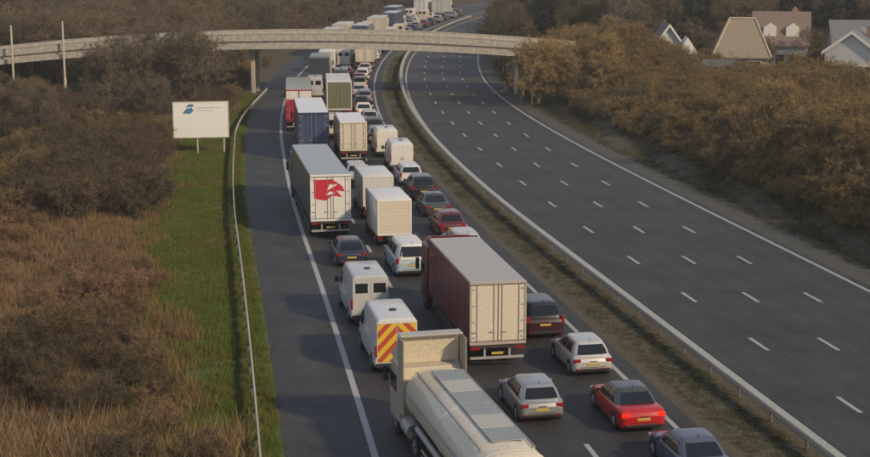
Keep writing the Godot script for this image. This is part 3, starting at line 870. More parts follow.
func make_materials() -> void:
	flat("tyre", lin(0.018, 0.018, 0.018), 0.85)
	flat("rubber", lin(0.02, 0.02, 0.02), 0.8)
	flat("trim", lin(0.022, 0.022, 0.024), 0.55)
	flat("chassis", lin(0.03, 0.028, 0.026), 0.7)
	flat("alloy", lin(0.35, 0.35, 0.36), 0.35, 0.7)
	flat("steel_rim", lin(0.2, 0.2, 0.2), 0.5, 0.5)
	flat("glass", lin(0.012, 0.015, 0.018), 0.06)
	flat("tail", lin(0.25, 0.008, 0.008), 0.25)
	var tlit := flat("tail_lit", lin(0.6, 0.02, 0.01), 0.25)
	tlit.emission_enabled = true; tlit.emission = Color(1.0, 0.12, 0.05); tlit.emission_energy_multiplier = 0.8
	flat("lamp", lin(0.6, 0.6, 0.6), 0.12, 0.3)
	flat("plate_yellow", lin(0.48, 0.34, 0.07), 0.5)
	flat("chevron_yellow", lin(0.62, 0.42, 0.03), 0.5)
	flat("chevron_red", lin(0.42, 0.06, 0.03), 0.5)
	rough_mat("galvanised", lin(0.30, 0.30, 0.29), lin(0.42, 0.42, 0.40), 0.03, 0.7, 0.5).metallic = 0.3
	paint("cream_tank", lin(0.70, 0.62, 0.47), 0.35, 0.4)
	paint("beige_cab", lin(0.44, 0.38, 0.31), 0.35, 0.4)
	rough_mat("walkway", lin(0.20, 0.22, 0.22), lin(0.34, 0.36, 0.35), 0.03, 0.6, 0.7)
	rough_mat("walkway_pale", lin(0.36, 0.36, 0.32), lin(0.5, 0.48, 0.42), 0.03, 0.6, 0.7)
	paint("white", lin(0.72, 0.70, 0.66), 0.22)
	paint("white_b", lin(0.66, 0.65, 0.63), 0.3)
	paint("cream", lin(0.66, 0.58, 0.46), 0.2)
	paint("grey_white", lin(0.50, 0.51, 0.50), 0.25)
	paint("silver", lin(0.36, 0.37, 0.38), 0.2, 0.3, 0.5)
	paint("pale_silver", lin(0.55, 0.54, 0.52), 0.15, 0.3, 0.3)
	paint("red", lin(0.46, 0.012, 0.012), 0.08, 0.28)
	paint("maroon", lin(0.11, 0.012, 0.016), 0.2)
	paint("dark_maroon", lin(0.035, 0.008, 0.012), 0.2)
	paint("dark_red", lin(0.13, 0.012, 0.014), 0.3, 0.4)
	paint("navy", lin(0.02, 0.028, 0.06), 0.2)
	paint("black", lin(0.012, 0.012, 0.014), 0.2)
	paint("dark_grey", lin(0.05, 0.052, 0.058), 0.2)
	paint("slate_blue", lin(0.07, 0.085, 0.13), 0.25)
	paint("pale_blue", lin(0.38, 0.48, 0.52), 0.2)
	paint("lorry_red", lin(0.36, 0.015, 0.03), 0.2)
	paint("lorry_blue", lin(0.045, 0.06, 0.14), 0.3)
	paint("lorry_grey", lin(0.20, 0.23, 0.25), 0.3)
	paint("lorry_side", lin(0.06, 0.065, 0.075), 0.3)
	paint("roof_sand", lin(0.40, 0.36, 0.31), 0.3, 0.6)
	paint("roof_white", lin(0.76, 0.75, 0.74), 0.2, 0.5)
	paint("roof_green", lin(0.24, 0.27, 0.22), 0.25, 0.6)
	paint("olive_rear", lin(0.13, 0.15, 0.075), 0.3, 0.6)
	flat("white_line", lin(0.58, 0.57, 0.54), 0.7)
	flat("white_board", lin(0.74, 0.71, 0.66), 0.6)
	rough_mat("ridge", lin(0.40, 0.34, 0.24), lin(0.5, 0.44, 0.33), 0.03, 0.5)
	rough_mat("brick", lin(0.26, 0.15, 0.10), lin(0.34, 0.22, 0.16), 0.06, 0.8)
	rough_mat("concrete", lin(0.32, 0.295, 0.25), lin(0.44, 0.41, 0.35), 0.02, 0.16, 0.85, 1.0)
	rough_mat("roof_tan", lin(0.20, 0.165, 0.11), lin(0.37, 0.31, 0.23), 0.05, 0.25)
	rough_mat("roof_brown", lin(0.14, 0.10, 0.08), lin(0.27, 0.20, 0.17), 0.05, 0.25)
	rough_mat("roof_grey", lin(0.12, 0.13, 0.14), lin(0.2, 0.21, 0.22), 0.05, 0.5)
	rough_mat("render_pale", lin(0.52, 0.52, 0.50), lin(0.62, 0.61, 0.58), 0.03, 0.3)
	rough_mat("render_tan", lin(0.32, 0.27, 0.2), lin(0.4, 0.34, 0.26), 0.03, 0.3)
	flat("post_pale", lin(0.46, 0.42, 0.34), 0.6)

func setting() -> void:
	# terrain: one sheet out to the horizon
	var st := SurfaceTool.new()
	st.begin(Mesh.PRIMITIVE_TRIANGLES)
	st.set_smooth_group(0)
	var xs := []
	var ds := []
	var x := -420.0
	while x < 420.0:
		xs.append(x); x += 3.0 if abs(x) < 75.0 else 15.0
	var d := 4.0
	while d < 900.0:
		ds.append(d); d += 3.0 if d < 260.0 else 10.0
	for j in ds.size() - 1:
		for i in xs.size() - 1:
			var q := []
			for e in [[0, 0], [1, 0], [1, 1], [0, 1]]:
				q.append(Vector3(xs[i + e[0]], ground_y(xs[i + e[0]], ds[j + e[1]]), -ds[j + e[1]]))
			for t in [0, 3, 2, 0, 2, 1]: st.add_vertex(q[t])
	st.generate_normals()
	structure("ground", st.commit(), rough_mat("soil", lin(0.055, 0.048, 0.022), lin(0.10, 0.072, 0.04), 0.012, 0.07, 0.95, 2.0))
	# carriageways
	var tr := []
	for k in 3:
		for s in [-1.0, 1.0]: tr.append([0.245 + 0.21 * (k + 0.5) + s * 0.055, 0.022, -0.22])
		tr.append([0.245 + 0.21 * (k + 0.5), 0.03, -0.2])
	tr.append([0.09, 0.1, 0.22])
	var left := structure("road", strip(func(q): return sol(q) - 3.3, func(q): return sol(q) + lanes(q) + 0.9, 20.0, 460.0, 4.0, 0.0, 4), asphalt("asphalt_old", 0.035, 11, tr))
	var tr2 := []
	for k in 4:
		tr2.append([0.06 + 0.225 * k, 0.004, -0.35])
		for s in [-1.0, 1.0]: tr2.append([0.06 + 0.225 * (k + 0.5) + s * 0.058, 0.022, -0.2])
	var right := structure("road", strip(func(q): return med(q) + 0.3, func(q): return red(q) + 0.6, 20.0, 460.0, 4.0, 0.0, 4), asphalt("asphalt_new", 0.039, 23, tr2))
	# hard strip beyond the empty carriageway
	structure("road_margin", strip(func(q): return red(q) + 0.6, func(q): return red(q) + 3.0, 20.0, 460.0, 4.0, -0.004, 2, 0.02), rough_mat("margin", lin(0.05, 0.05, 0.042), lin(0.095, 0.09, 0.075), 0.03, 0.25, 0.95))
	structure("central_reservation", strip(func(q): return sol(q) + lanes(q) + 0.9, func(q): return med(q) + 0.3, 20.0, 460.0, 2.0, 0.0, 5, 0.06), rough_mat("median_soil", lin(0.07, 0.055, 0.035), lin(0.10, 0.088, 0.045), 0.03, 0.2, 0.95, 2.0))
	structure("grass_verge", strip(func(q): return sol(q) - 10.6 + 1.3 * hn.get_noise_2d(q * 6.0, 3.0), func(q): return sol(q) - 3.3, 20.0, 175.0, 2.0, 0.0, 6, 0.12), rough_mat("verge_grass", lin(0.065, 0.09, 0.016), lin(0.115, 0.13, 0.03), 0.03, 0.25, 0.95, 2.0))
	# painted lines: the edge lines run through, the dashes are single marks
	var wl: Material = rough_mat("road_paint", lin(0.24, 0.24, 0.23), lin(0.52, 0.51, 0.49), 0.06, 0.6, 0.7)
	part(left, "edge_line", strip(func(q): return sol(q) - 0.13, func(q): return sol(q) + 0.13, 20.0, 460.0, 4.0, 0.005), wl)
	part(left, "edge_line", strip(func(q): return sol(q) + lanes(q) - 0.1, func(q): return sol(q) + lanes(q) + 0.12, 20.0, 460.0, 4.0, 0.005), wl)
	part(right, "edge_line", strip(func(q): return med(q) + 0.5, func(q): return med(q) + 0.72, 20.0, 460.0, 4.0, 0.005), wl)
	part(right, "edge_line", strip(func(q): return red(q) - 0.1, func(q): return red(q) + 0.14, 20.0, 460.0, 4.0, 0.005), wl)
	for n in 44:
		var a := 27.6 + n * 9.05
		for k in [1.0, 2.0]:
			part(left, "lane_dash", strip(func(q): return sol(q) + lanes(q) * k / 3.0 - 0.1, func(q): return sol(q) + lanes(q) * k / 3.0 + 0.1, a - 3.8, a - 1.6, 1.1, 0.005), wl)
		for k in [0.285, 0.515, 0.745]:
			part(right, "lane_dash", strip(func(q): return lerp(med(q), red(q), k) - 0.095, func(q): return lerp(med(q), red(q), k) + 0.095, a + 2.1, a + 4.2, 1.1, 0.005), wl)

func spot(x: float, d: float) -> Vector3:
	return Vector3(x, 0.0, -d)

func traffic() -> void:
	var W: Material = mats.white
	# first lane
	tanker(spot(2.5, 43.2), -heading(50.0) + 0.055)
	van(mats.white_b, spot(-1.62, 62.0), -heading(65.0), "white van with yellow and red chevron stripes on its back doors", "", 2.5, 5.6, true, false)
	van(mats.grey_white, spot(-3.1, 70.2), -heading(73.0), "dull white panel van directly ahead of the chevron striped van", "", 2.5, 5.4)
	car("hatchback", mats.navy, spot(-4.7, 83.0), -heading(85.0), "navy hatchback between a dull white van and a lorry with red emblem")
	var red_l := lorry("articulated_lorry", mats.lorry_side, mats.lorry_grey, mats.white, mats.lorry_side, spot(-6.45, 91.2), -heading(98.0), "grey roofed lorry with white back doors and large red emblem", "", 13.6, 4.0, 2.5)
	emblem(red_l)
	lorry("articulated_lorry", mats.lorry_side, mats.roof_white, mats.lorry_blue, mats.lorry_side, spot(-10.05, 123.5), -heading(130.0), "white roofed lorry with plain dark blue back doors", "", 11.5, 4.0, 2.55)
	var rw := lorry("articulated_lorry", mats.lorry_red, mats.roof_green, mats.lorry_red, mats.lorry_red, spot(-12.9, 141.8), -heading(148.0), "red lorry with a white band across the top of its back doors", "", 12.5, 4.0, 2.5)
	part(rw, "white_band", boxes("rwb", [[Vector3(-0.62, 3.5, 0.035), Vector3(1.14, 0.8, 0.03)], [Vector3(0.62, 3.5, 0.035), Vector3(1.14, 0.8, 0.03)]]), W)
	van(mats.grey_white, spot(-13.6, 169.0), -heading(171.0), "greyish van in the first lane just short of the bridge", "", 2.6, 5.6)
	lorry("box_lorry", mats.grey_white, mats.roof_green, mats.grey_white, W, spot(-14.2, 183.0), -heading(188.0), "grey box lorry just past the bridge in the first lane", "", 8.0, 3.6, 2.45, [1.6])
	box_van(W, W, W, spot(-14.6, 202.0), -heading(205.0), "white box van ahead of the grey box lorry past the bridge")
	# second lane
	car("hatchback", mats.silver, spot(4.15, 55.4), -heading(58.0), "silver grey hatchback close behind the dark red box lorry")
	lorry("box_lorry", mats.dark_red, mats.roof_sand, mats.cream, mats.dark_red, spot(2.72, 62.9), -heading(70.0), "dark red box lorry with two tall cream back doors", "", 9.6, 3.9, 2.5, [1.7, 3.0], true, mats.roof_sand)
	car("people", mats.pale_blue, spot(-1.2, 80.4), -heading(82.0), "pale blue people carrier half hidden ahead of the dark red box lorry", "", W)
	box_van(W, mats.cream, W, spot(-2.45, 88.6), -heading(91.0), "white box van directly ahead of the pale blue people carrier", "", 2.95, 2.15, 4.3)
	box_van(mats.white_b, mats.white_b, W, spot(-3.75, 97.2), -heading(100.0), "white box van beside the lorry with red emblem", "", 3.0, 2.1, 4.2)
	car("estate", mats.pale_silver, spot(-5.8, 111.5), -heading(113.0), "silver estate car between a cream backed lorry and a white box van")
	lorry("box_lorry", mats.cream, mats.roof_white, mats.cream, W, spot(-6.65, 121.5), -heading(126.0), "narrow cream backed box lorry beside the lorry with blue doors", "", 6.4, 3.45, 2.2, [1.6], false)
	van(mats.cream, spot(-9.1, 136.5), -heading(138.0), "cream van squeezed between two box lorries", "", 2.2, 4.9)
	lorry("box_lorry", W, mats.roof_white, mats.olive_rear, W, spot(-9.6, 150.0), -heading(155.0), "white framed lorry with olive green back doors", "", 8.6, 4.0, 2.5, [1.7, 3.0], true, W)
	car("hatchback", mats.dark_grey, spot(-10.9, 166.0), -heading(168.0), "dark grey hatchback ahead of the olive backed lorry")
	van(mats.white_b, spot(-11.4, 181.0), -heading(183.0), "white van just past the bridge in the middle lane", "", 2.4, 5.4)
	car("estate", mats.maroon, spot(-11.6, 194.0), -heading(196.0), "maroon estate car beyond the bridge in the middle lane")
	# third lane
	car("saloon", mats.slate_blue, spot(9.45, 48.4), -heading(52.0), "slate blue saloon following the bright red saloon")
	car("saloon", mats.red, spot(7.9, 54.2), -heading(57.0), "bright red saloon with a dark roof and lit brake lights", "", mats.dark_grey, true)
	car("hatchback", mats.pale_silver, spot(6.75, 61.6), -heading(64.0), "pale silver hatchback ahead of the bright red saloon")
	car("suv", mats.dark_maroon, spot(5.15, 67.6), -heading(70.0), "dark maroon tall estate car beside the cream doored lorry", "", mats.black)
	car("hatchback", mats.dark_grey, spot(3.35, 76.0), -heading(78.0), "dark grey hatchback hidden beside the dark red box lorry")
	car("estate", mats.pale_silver, spot(2.0, 85.0), -heading(87.0), "pale roofed estate car peeping over the dark red lorry")
	car("hatchback", mats.maroon, spot(1.1, 91.6), -heading(93.0), "maroon hatchback behind a dark saloon in the outer lane")
	car("saloon", mats.dark_grey, spot(0.2, 98.0), -heading(100.0), "dark grey saloon ahead of the maroon hatchback")
	car("suv", mats.black, spot(-0.75, 104.2), -heading(106.0), "black tall estate car beside the reservation ahead of a dark saloon")
	car("estate", mats.white_b, spot(-1.75, 110.8), -heading(112.0), "whitish estate car behind two white vans in the outer lane")
	van(W, spot(-2.6, 117.6), -heading(120.0), "white van behind another white van in the outer lane", "", 2.3, 5.2, false, false)
	van(W, spot(-4.0, 125.0), -heading(127.0), "leading white van of the pair in the outer lane", "", 2.4, 5.4, false, false)
	var far := [["hatchback", "silver", 133.5], ["estate", "dark_grey", 139.5], ["hatchback", "pale_silver", 146.0], ["saloon", "white", 152.2], ["hatchback", "black", 158.8], ["estate", "silver", 165.0], ["hatchback", "pale_silver", 171.6], ["suv", "white_b", 178.0], ["hatchback", "red", 185.0], ["estate", "white", 191.5]]
	for f in far:
		car(f[0], mats[f[1]], spot(lane_x(f[2], 3.0) + rng.randf_range(-0.2, 0.5), f[2]), -heading(f[2] + 2.0), {"silver": "small silver car", "dark_grey": "small dark grey car", "pale_silver": "small pale silver car", "white": "small white car", "black": "small black car", "white_b": "small off white tall car", "red": "small red car"}[f[1]] + " in the outer lane queue near the bridge", "cars queueing in the outer lane near the bridge")
	# the queue past the bridge, bending away round the hill
	var dd := [213.0, 209.0, 200.0]
	var k := 0
	while dd[0] < 345.0 or dd[1] < 345.0 or dd[2] < 345.0:
		var l := k % 3
		k += 1
		if dd[l] > 345.0: continue
		var q: float = dd[l]
		var at := spot(lane_x(q, l + 1.0) + rng.randf_range(-0.3, 0.3), q)
		var turn := -heading(q + 3.0)
		var pick := rng.randf() + (0.28 if l < 2 else 0.0)
		if pick > 0.98:
			var c: String = ["white", "cream", "lorry_blue", "grey_white"][rng.randi() % 4]
			lorry("box_lorry", mats[c], mats.roof_white, mats[c], mats[c], at, turn, {"white": "distant white", "cream": "distant cream", "lorry_blue": "distant blue", "grey_white": "distant grey"}[c] + " box lorry in the queue past the bridge", "lorries queueing past the bridge", 8.6, 4.0, 2.5, [1.7, 3.0], false)
			dd[l] += 15.0
		elif pick > 0.55:
			var c: String = ["white", "white_b", "cream", "white"][rng.randi() % 4]
			van(mats[c], at, turn, {"white": "distant bright white", "white_b": "distant off white", "cream": "distant cream"}[c] + " van in the queue past the bridge", "vans queueing past the bridge", 2.6, 5.6)
			dd[l] += 8.0 + rng.randf() * 2.0
		else:
			var c: String = ["silver", "dark_grey", "maroon", "white", "navy", "pale_silver"][rng.randi() % 6]
			car(["hatchback", "estate", "saloon"][rng.randi() % 3], mats[c], at, turn, "distant " + c.replace("_", " ") + " car in the queue past the bridge", "cars queueing past the bridge")
			dd[l] += 6.6 + rng.randf() * 1.6

# flat print on the white doors: a red block with a pale swirl running off it
func emblem(o: Node3D) -> void:
	var red_m := flat("emblem_red", lin(0.50, 0.012, 0.035), 0.5)
	var wh := flat("emblem_white", lin(0.70, 0.66, 0.62), 0.5)
	var lists := [[[Vector2(-1.02, 2.55), Vector2(-1.02, 3.72), Vector2(0.15, 3.72), Vector2(0.72, 3.3), Vector2(0.9, 2.95), Vector2(0.35, 3.02), Vector2(0.75, 2.6), Vector2(0.1, 2.7), Vector2(-0.3, 2.4)], red_m, 0.0235], [[Vector2(-0.25, 3.02), Vector2(-0.05, 3.42), Vector2(0.45, 3.4), Vector2(0.1, 3.2)], wh, 0.026], [[Vector2(-0.35, 2.78), Vector2(0.0, 2.98), Vector2(0.3, 2.86), Vector2(-0.1, 2.76)], wh, 0.026]]
	for e in lists:
		var pv := PackedVector2Array(e[0])
		var ix := Geometry2D.triangulate_polygon(pv)
		var g := Geo.new()
		for t in range(0, ix.size(), 3):
			var v := []
			for q in 3: v.append(Vector3(pv[ix[t + q]].x, pv[ix[t + q]].y, e[2]))
			if (v[1] - v[0]).cross(v[2] - v[0]).z > 0: g.tri(v[0], v[2], v[1])
			else: g.tri(v[0], v[1], v[2])
		part(o, "emblem", g.mesh(), e[1])

# steel beam on posts along a line
func barrier(fx: Callable, d0: float, d1: float, gap: float, label: String, fd: Callable, double := false) -> void:
	var o := thing("crash_barrier", label, "barrier", "", Vector3(fx.call(d0), 0, -d0), 0.0)
	var org := o.position
	var prof := [Vector2(0.0, 0.44), Vector2(0.05, 0.48), Vector2(0.05, 0.54), Vector2(0.0, 0.585), Vector2(0.05, 0.63), Vector2(0.05, 0.69), Vector2(0.0, 0.74), Vector2(-0.02, 0.74), Vector2(0.03, 0.69), Vector2(0.03, 0.63), Vector2(-0.02, 0.585), Vector2(0.03, 0.54), Vector2(0.03, 0.48), Vector2(-0.02, 0.44)]
	if double: prof = [Vector2(-0.17, 0.52), Vector2(0.17, 0.52), Vector2(0.2, 0.55), Vector2(0.2, 0.69), Vector2(0.17, 0.72), Vector2(-0.17, 0.72), Vector2(-0.2, 0.69), Vector2(-0.2, 0.55)]
	var d := d0
	var post := bx("rail_post", Vector3(0, 0.12, 0), Vector3(0.09, 0.8, 0.12), 0.012)
	while d < d1:
		var e: float = min(d + gap, d1)
		for s in [fd.call()]:
			var g := Geo.new()
			var r0 := []; var r1 := []
			for q in prof:
				r0.append(Vector3(fx.call(d) + s * (q.x + (0.0 if double else 0.08)), q.y, -d) - org); r1.append(Vector3(fx.call(e) + s * (q.x + (0.0 if double else 0.08)), q.y, -e + 0.02) - org)
			g.loft([r0, r1], -1)
			part(o, "beam", g.mesh(), mats.barrier_steel)
		var pp := part(o, "post", post, mats.old_steel)
		pp.position = Vector3(fx.call(d + 0.1), 0.0, -d - 0.1) - org
		d = e

func furniture() -> void:
	rough_mat("barrier_steel", lin(0.34, 0.33, 0.27), lin(0.48, 0.46, 0.39), 0.03, 0.4, 0.55).metallic = 0.2
	rough_mat("old_steel", lin(0.10, 0.095, 0.08), lin(0.17, 0.16, 0.14), 0.03, 0.4, 0.7)
	barrier(func(q): return med(q) - 0.05, 30.0, 330.0, 3.2, "pale steel box beam crash barrier along the central reservation", func(): return 1.0, true)
	barrier(func(q): return sol(q) - 4.3 + 2.0 * smoothstep(135.0, 185.0, q), 30.0, 176.0, 3.2, "weathered steel crash barrier along the grass verge", func(): return 1.0)
	# advert board on the verge
	var sg := thing("roadside_sign", "white roadside board with a blue emblem on two posts", "sign", "", Vector3(-20.0, -0.05, -127.5), deg_to_rad(9.0))
	part(sg, "board", bx("sgb", Vector3(0, 2.98, 0), Vector3(4.6, 3.0, 0.08), 0.015), flat("board_white", lin(0.70, 0.70, 0.66), 0.5))
	part(sg, "board_frame", boxes("sgf", [[Vector3(0, 4.5, 0), Vector3(4.72, 0.07, 0.13)], [Vector3(0, 1.46, 0), Vector3(4.72, 0.07, 0.13)], [Vector3(-2.33, 2.98, 0), Vector3(0.07, 2.97, 0.13)], [Vector3(2.33, 2.98, 0), Vector3(0.07, 2.97, 0.13)]]), flat("frame_grey", lin(0.5, 0.49, 0.46), 0.5))
	for s in [-0.35, 1.9]:
		var g := Geo.new(); g.tube(Vector3(s, -0.4, -0.1), Vector3(s, 4.4, -0.1), 0.07, 0.07, 10)
		part(sg, "post", g.mesh(), mats.post_pale)
	var blue := flat("sign_blue", lin(0.06, 0.17, 0.30), 0.5)
	var pale := flat("sign_pale", lin(0.45, 0.49, 0.56), 0.5)
	for e in [[[Vector2(-1.55, 3.55), Vector2(-1.2, 3.95), Vector2(-0.75, 4.05), Vector2(-0.6, 3.75), Vector2(-0.9, 3.5)], blue], [[Vector2(-1.3, 4.05), Vector2(-0.95, 4.35), Vector2(-0.6, 4.3), Vector2(-0.62, 4.1), Vector2(-0.95, 4.08)], blue], [[Vector2(-0.4, 3.95), Vector2(1.7, 3.95), Vector2(1.7, 4.05), Vector2(-0.4, 4.05)], pale], [[Vector2(-0.4, 3.72), Vector2(1.1, 3.72), Vector2(1.1, 3.8), Vector2(-0.4, 3.8)], pale]]:
		var pv := PackedVector2Array(e[0])
		var ix := Geometry2D.triangulate_polygon(pv)
		var g := Geo.new()
		for t in range(0, ix.size(), 3):
			var v := []
			for q in 3: v.append(Vector3(pv[ix[t + q]].x, pv[ix[t + q]].y, 0.043))
			if (v[1] - v[0]).cross(v[2] - v[0]).z > 0: g.tri(v[0], v[2], v[1])
			else: g.tri(v[0], v[1], v[2])
		part(sg, "emblem" if e[1] == blue else "lettering_bar", g.mesh(), e[1])
	# slim posts in front of the bridge
	for e in [[-48.6, 173.0, 7.3, "slim pale post in front of the low end of the bridge"], [-42.8, 177.0 - 3.5, 7.6, "slim pale post nearer the middle of the bridge"]]:
		var o := thing("slim_post", e[3], "post", "slim posts by the bridge", Vector3(e[0], ground_y(e[0], e[1]), -e[1]))
		var g := Geo.new(); g.tube(Vector3(0, -0.3, 0), Vector3(0, e[2], 0), 0.15, 0.1, 10)
		part(o, "column", g.mesh(), mats.post_pale)
		var b := Geo.new(); b.tube(Vector3(0, -0.1, 0), Vector3(0, 1.1, 0), 0.2, 0.19, 10)
		part(o, "base_sleeve", b.mesh(), mats.post_pale)
	bridge()

func bridge() -> void:
	var D := 178.0
	var o := thing("road_bridge", "long arched concrete bridge with solid parapet over the motorway", "bridge", "", Vector3(-15.0, 0, -D))
	var crest := func(x: float) -> float: return -0.00146 * x * x
	var wide := 4.0
	var x0 := -66.0
	var x1 := 32.0
	var sweep := func(prof: Array, z: float) -> ArrayMesh:      # prof: Vector2(z, y), swept along x over the camber
		var g := Geo.new()
		var rs := []
		var n := 40
		for i in n + 1:
			var x: float = lerp(x0, x1, float(i) / n)
			var q := []
			for p in prof: q.append(Vector3(x, p.y + crest.call(x), p.x + z))
			rs.append(q)
		g.loft(rs, -1)
		return g.mesh()
	var rect := func(w: float, a: float, b: float) -> Array: return [Vector2(-w * 0.5, a), Vector2(w * 0.5, a), Vector2(w * 0.5, b), Vector2(-w * 0.5, b)]
	part(o, "deck", sweep.call(rect.call(wide * 2.0 - 0.6, 5.5, 6.25), 0.0), mats.concrete)
	for s in [-1.0, 1.0]:
		part(o, "edge_beam", sweep.call(rect.call(0.45, 5.42, 5.98), s * (wide - 0.1)), mats.concrete)
		part(o, "parapet", sweep.call(rect.call(0.25, 6.34, 7.1), s * (wide - 0.15)), mats.concrete)
		part(o, "parapet_plinth", sweep.call(rect.call(0.2, 5.99, 6.33), s * (wide - 0.42)), mats.concrete)
		part(o, "coping", sweep.call(rect.call(0.34, 7.11, 7.19), s * (wide - 0.15)), mats.concrete)
	for x in [-6.3, 24.5, -24.0, -42.0]:
		for z in [-2.2, 2.2]:
			var g := Geo.new()
			g.loft([ring(0.0, 0.24, -0.24, 0.24, 0.06), ring(6.0, 0.24, -0.24, 0.24, 0.06)], -1)
			var pier := part(o, "pier", g.mesh(), mats.concrete)
			pier.rotation.x = -PI / 2
			pier.position = Vector3(x, -0.6 + crest.call(x), z)
		part(o, "crossbeam", bx("xb%d" % int(x), Vector3(x, 5.24 + crest.call(x), 0), Vector3(0.8, 0.5, 6.4), 0.04), mats.concrete)

func village() -> void:
	var put := func(x: float, d: float) -> Vector3: return Vector3(x, ground_y(x, d), -d)
	var steep := house(put.call(28.6, 186.0), deg_to_rad(-4.0), 4.2, 7.0, 1.9, 2.9, mats.render_pale, mats.roof_brown, "small steep gabled house with white bargeboards", true, 0.0, 0, false)
	var pg := Geo.new()
	pg.loft([[Vector3(1.0, -0.5, 5.0), Vector3(3.2, -0.5, 5.0), Vector3(3.2, 1.9, 5.0), Vector3(2.1, 3.5, 5.0), Vector3(1.0, 1.9, 5.0)], [Vector3(1.0, -0.5, 1.5), Vector3(3.2, -0.5, 1.5), Vector3(3.2, 1.9, 1.5), Vector3(2.1, 3.5, 1.5), Vector3(1.0, 1.9, 1.5)]], -1)
	part(steep, "porch_gable", pg.mesh(), mats.white_board)
	house(put.call(37.4, 184.0), deg_to_rad(-10.0), 6.3, 6.0, 2.8, 4.0, mats.render_tan, mats.roof_tan, "tan hip roofed house with pale ridge tiles", false, 2.0, 0, false)
	house(put.call(44.0, 192.0), deg_to_rad(-12.0), 6.6, 6.2, 3.4, 3.7, mats.render_pale, mats.roof_brown, "brown roofed house with two white dormers", false, 0.0, 2, true)
	house(put.call(49.8, 178.0), deg_to_rad(-24.0), 6.0, 7.5, 3.7, 2.2, mats.render_pale, mats.roof_grey, "pale rendered house with grey roof beside dark conifers", true, 0.0, 0, true)
	house(put.call(55.5, 196.0), deg_to_rad(-6.0), 8.0, 6.5, 3.2, 2.8, mats.render_pale, mats.roof_grey, "low grey roofed house set back behind the pale one", false, 0.0, 0, true)
	var at: Vector3 = put.call(31.2, 166.0)
	var o := thing("garden_shed", "small grey garden shed among the bushes below the houses", "shed", "", at, deg_to_rad(-12.0))
	for i in 12:
		var m := part(o, "plank", bx("plank", Vector3(0, 0.9, 1.1), Vector3(0.24, 2.0, 0.04), 0.008), mats.roof_grey)
		m.position.x = -1.375 + i * 0.25
	part(o, "wall", bx("shedw", Vector3(0, 0.9, 0), Vector3(3.0, 2.0, 2.14), 0.01), mats.roof_grey)
	var rg := Geo.new()
	rg.loft([[Vector3(-1.7, 1.9, 1.35), Vector3(1.7, 1.9, 1.35), Vector3(1.7, 2.0, 1.35), Vector3(-1.7, 2.0, 1.35)], [Vector3(-1.7, 2.5, -1.3), Vector3(1.7, 2.5, -1.3), Vector3(1.7, 2.6, -1.3), Vector3(-1.7, 2.6, -1.3)]], -1)
	part(o, "roof", rg.mesh(), rough_mat("felt", lin(0.07, 0.075, 0.07), lin(0.13, 0.13, 0.12), 0.04, 0.5, 0.95))

func conifer(seedn: int, h: float, rad: float) -> Array:
	var r := RandomNumberGenerator.new(); r.seed = seedn
	var wood := Geo.new()
	var tips := Geo.new()
	wood.tube(Vector3(0, -0.3, 0), Vector3(0, h * 0.96, 0), 0.16, 0.02, 6, 1, false)
	for i in 150:
		var t := pow(r.randf(), 0.8)
		var y: float = lerp(0.06, 0.97, t) * h
		var a := r.randf() * TAU
		var reach := rad * (1.0 - 0.92 * t) * r.randf_range(0.7, 1.12) + 0.12
		var b := Vector3(cos(a) * reach, y - reach * 0.18, sin(a) * reach)
		wood.tube(Vector3(0, y, 0), b, 0.025, 0.008, 3, 1, false)
		for j in 26:
			var q := Vector3(0, y, 0).lerp(b, r.randf_range(0.2, 1.0))
			twig(tips, q, (rdir(r) + (b - Vector3(0, y, 0)).normalized() * 0.6).normalized(), r.randf_range(0.25, 0.55), 0.05, r)
	return [wood, tips]

func tree_thing(called: String, label: String, group: String, b: Array, at: Vector3, turn: float, size: float, wood: Material, tips: Material) -> void:
	var o := thing(called, label, "tree", group, at, turn)
	o.scale = Vector3.ONE * size
	part(o, "trunk", b[0], wood)
	part(o, "crown", b[1], tips)

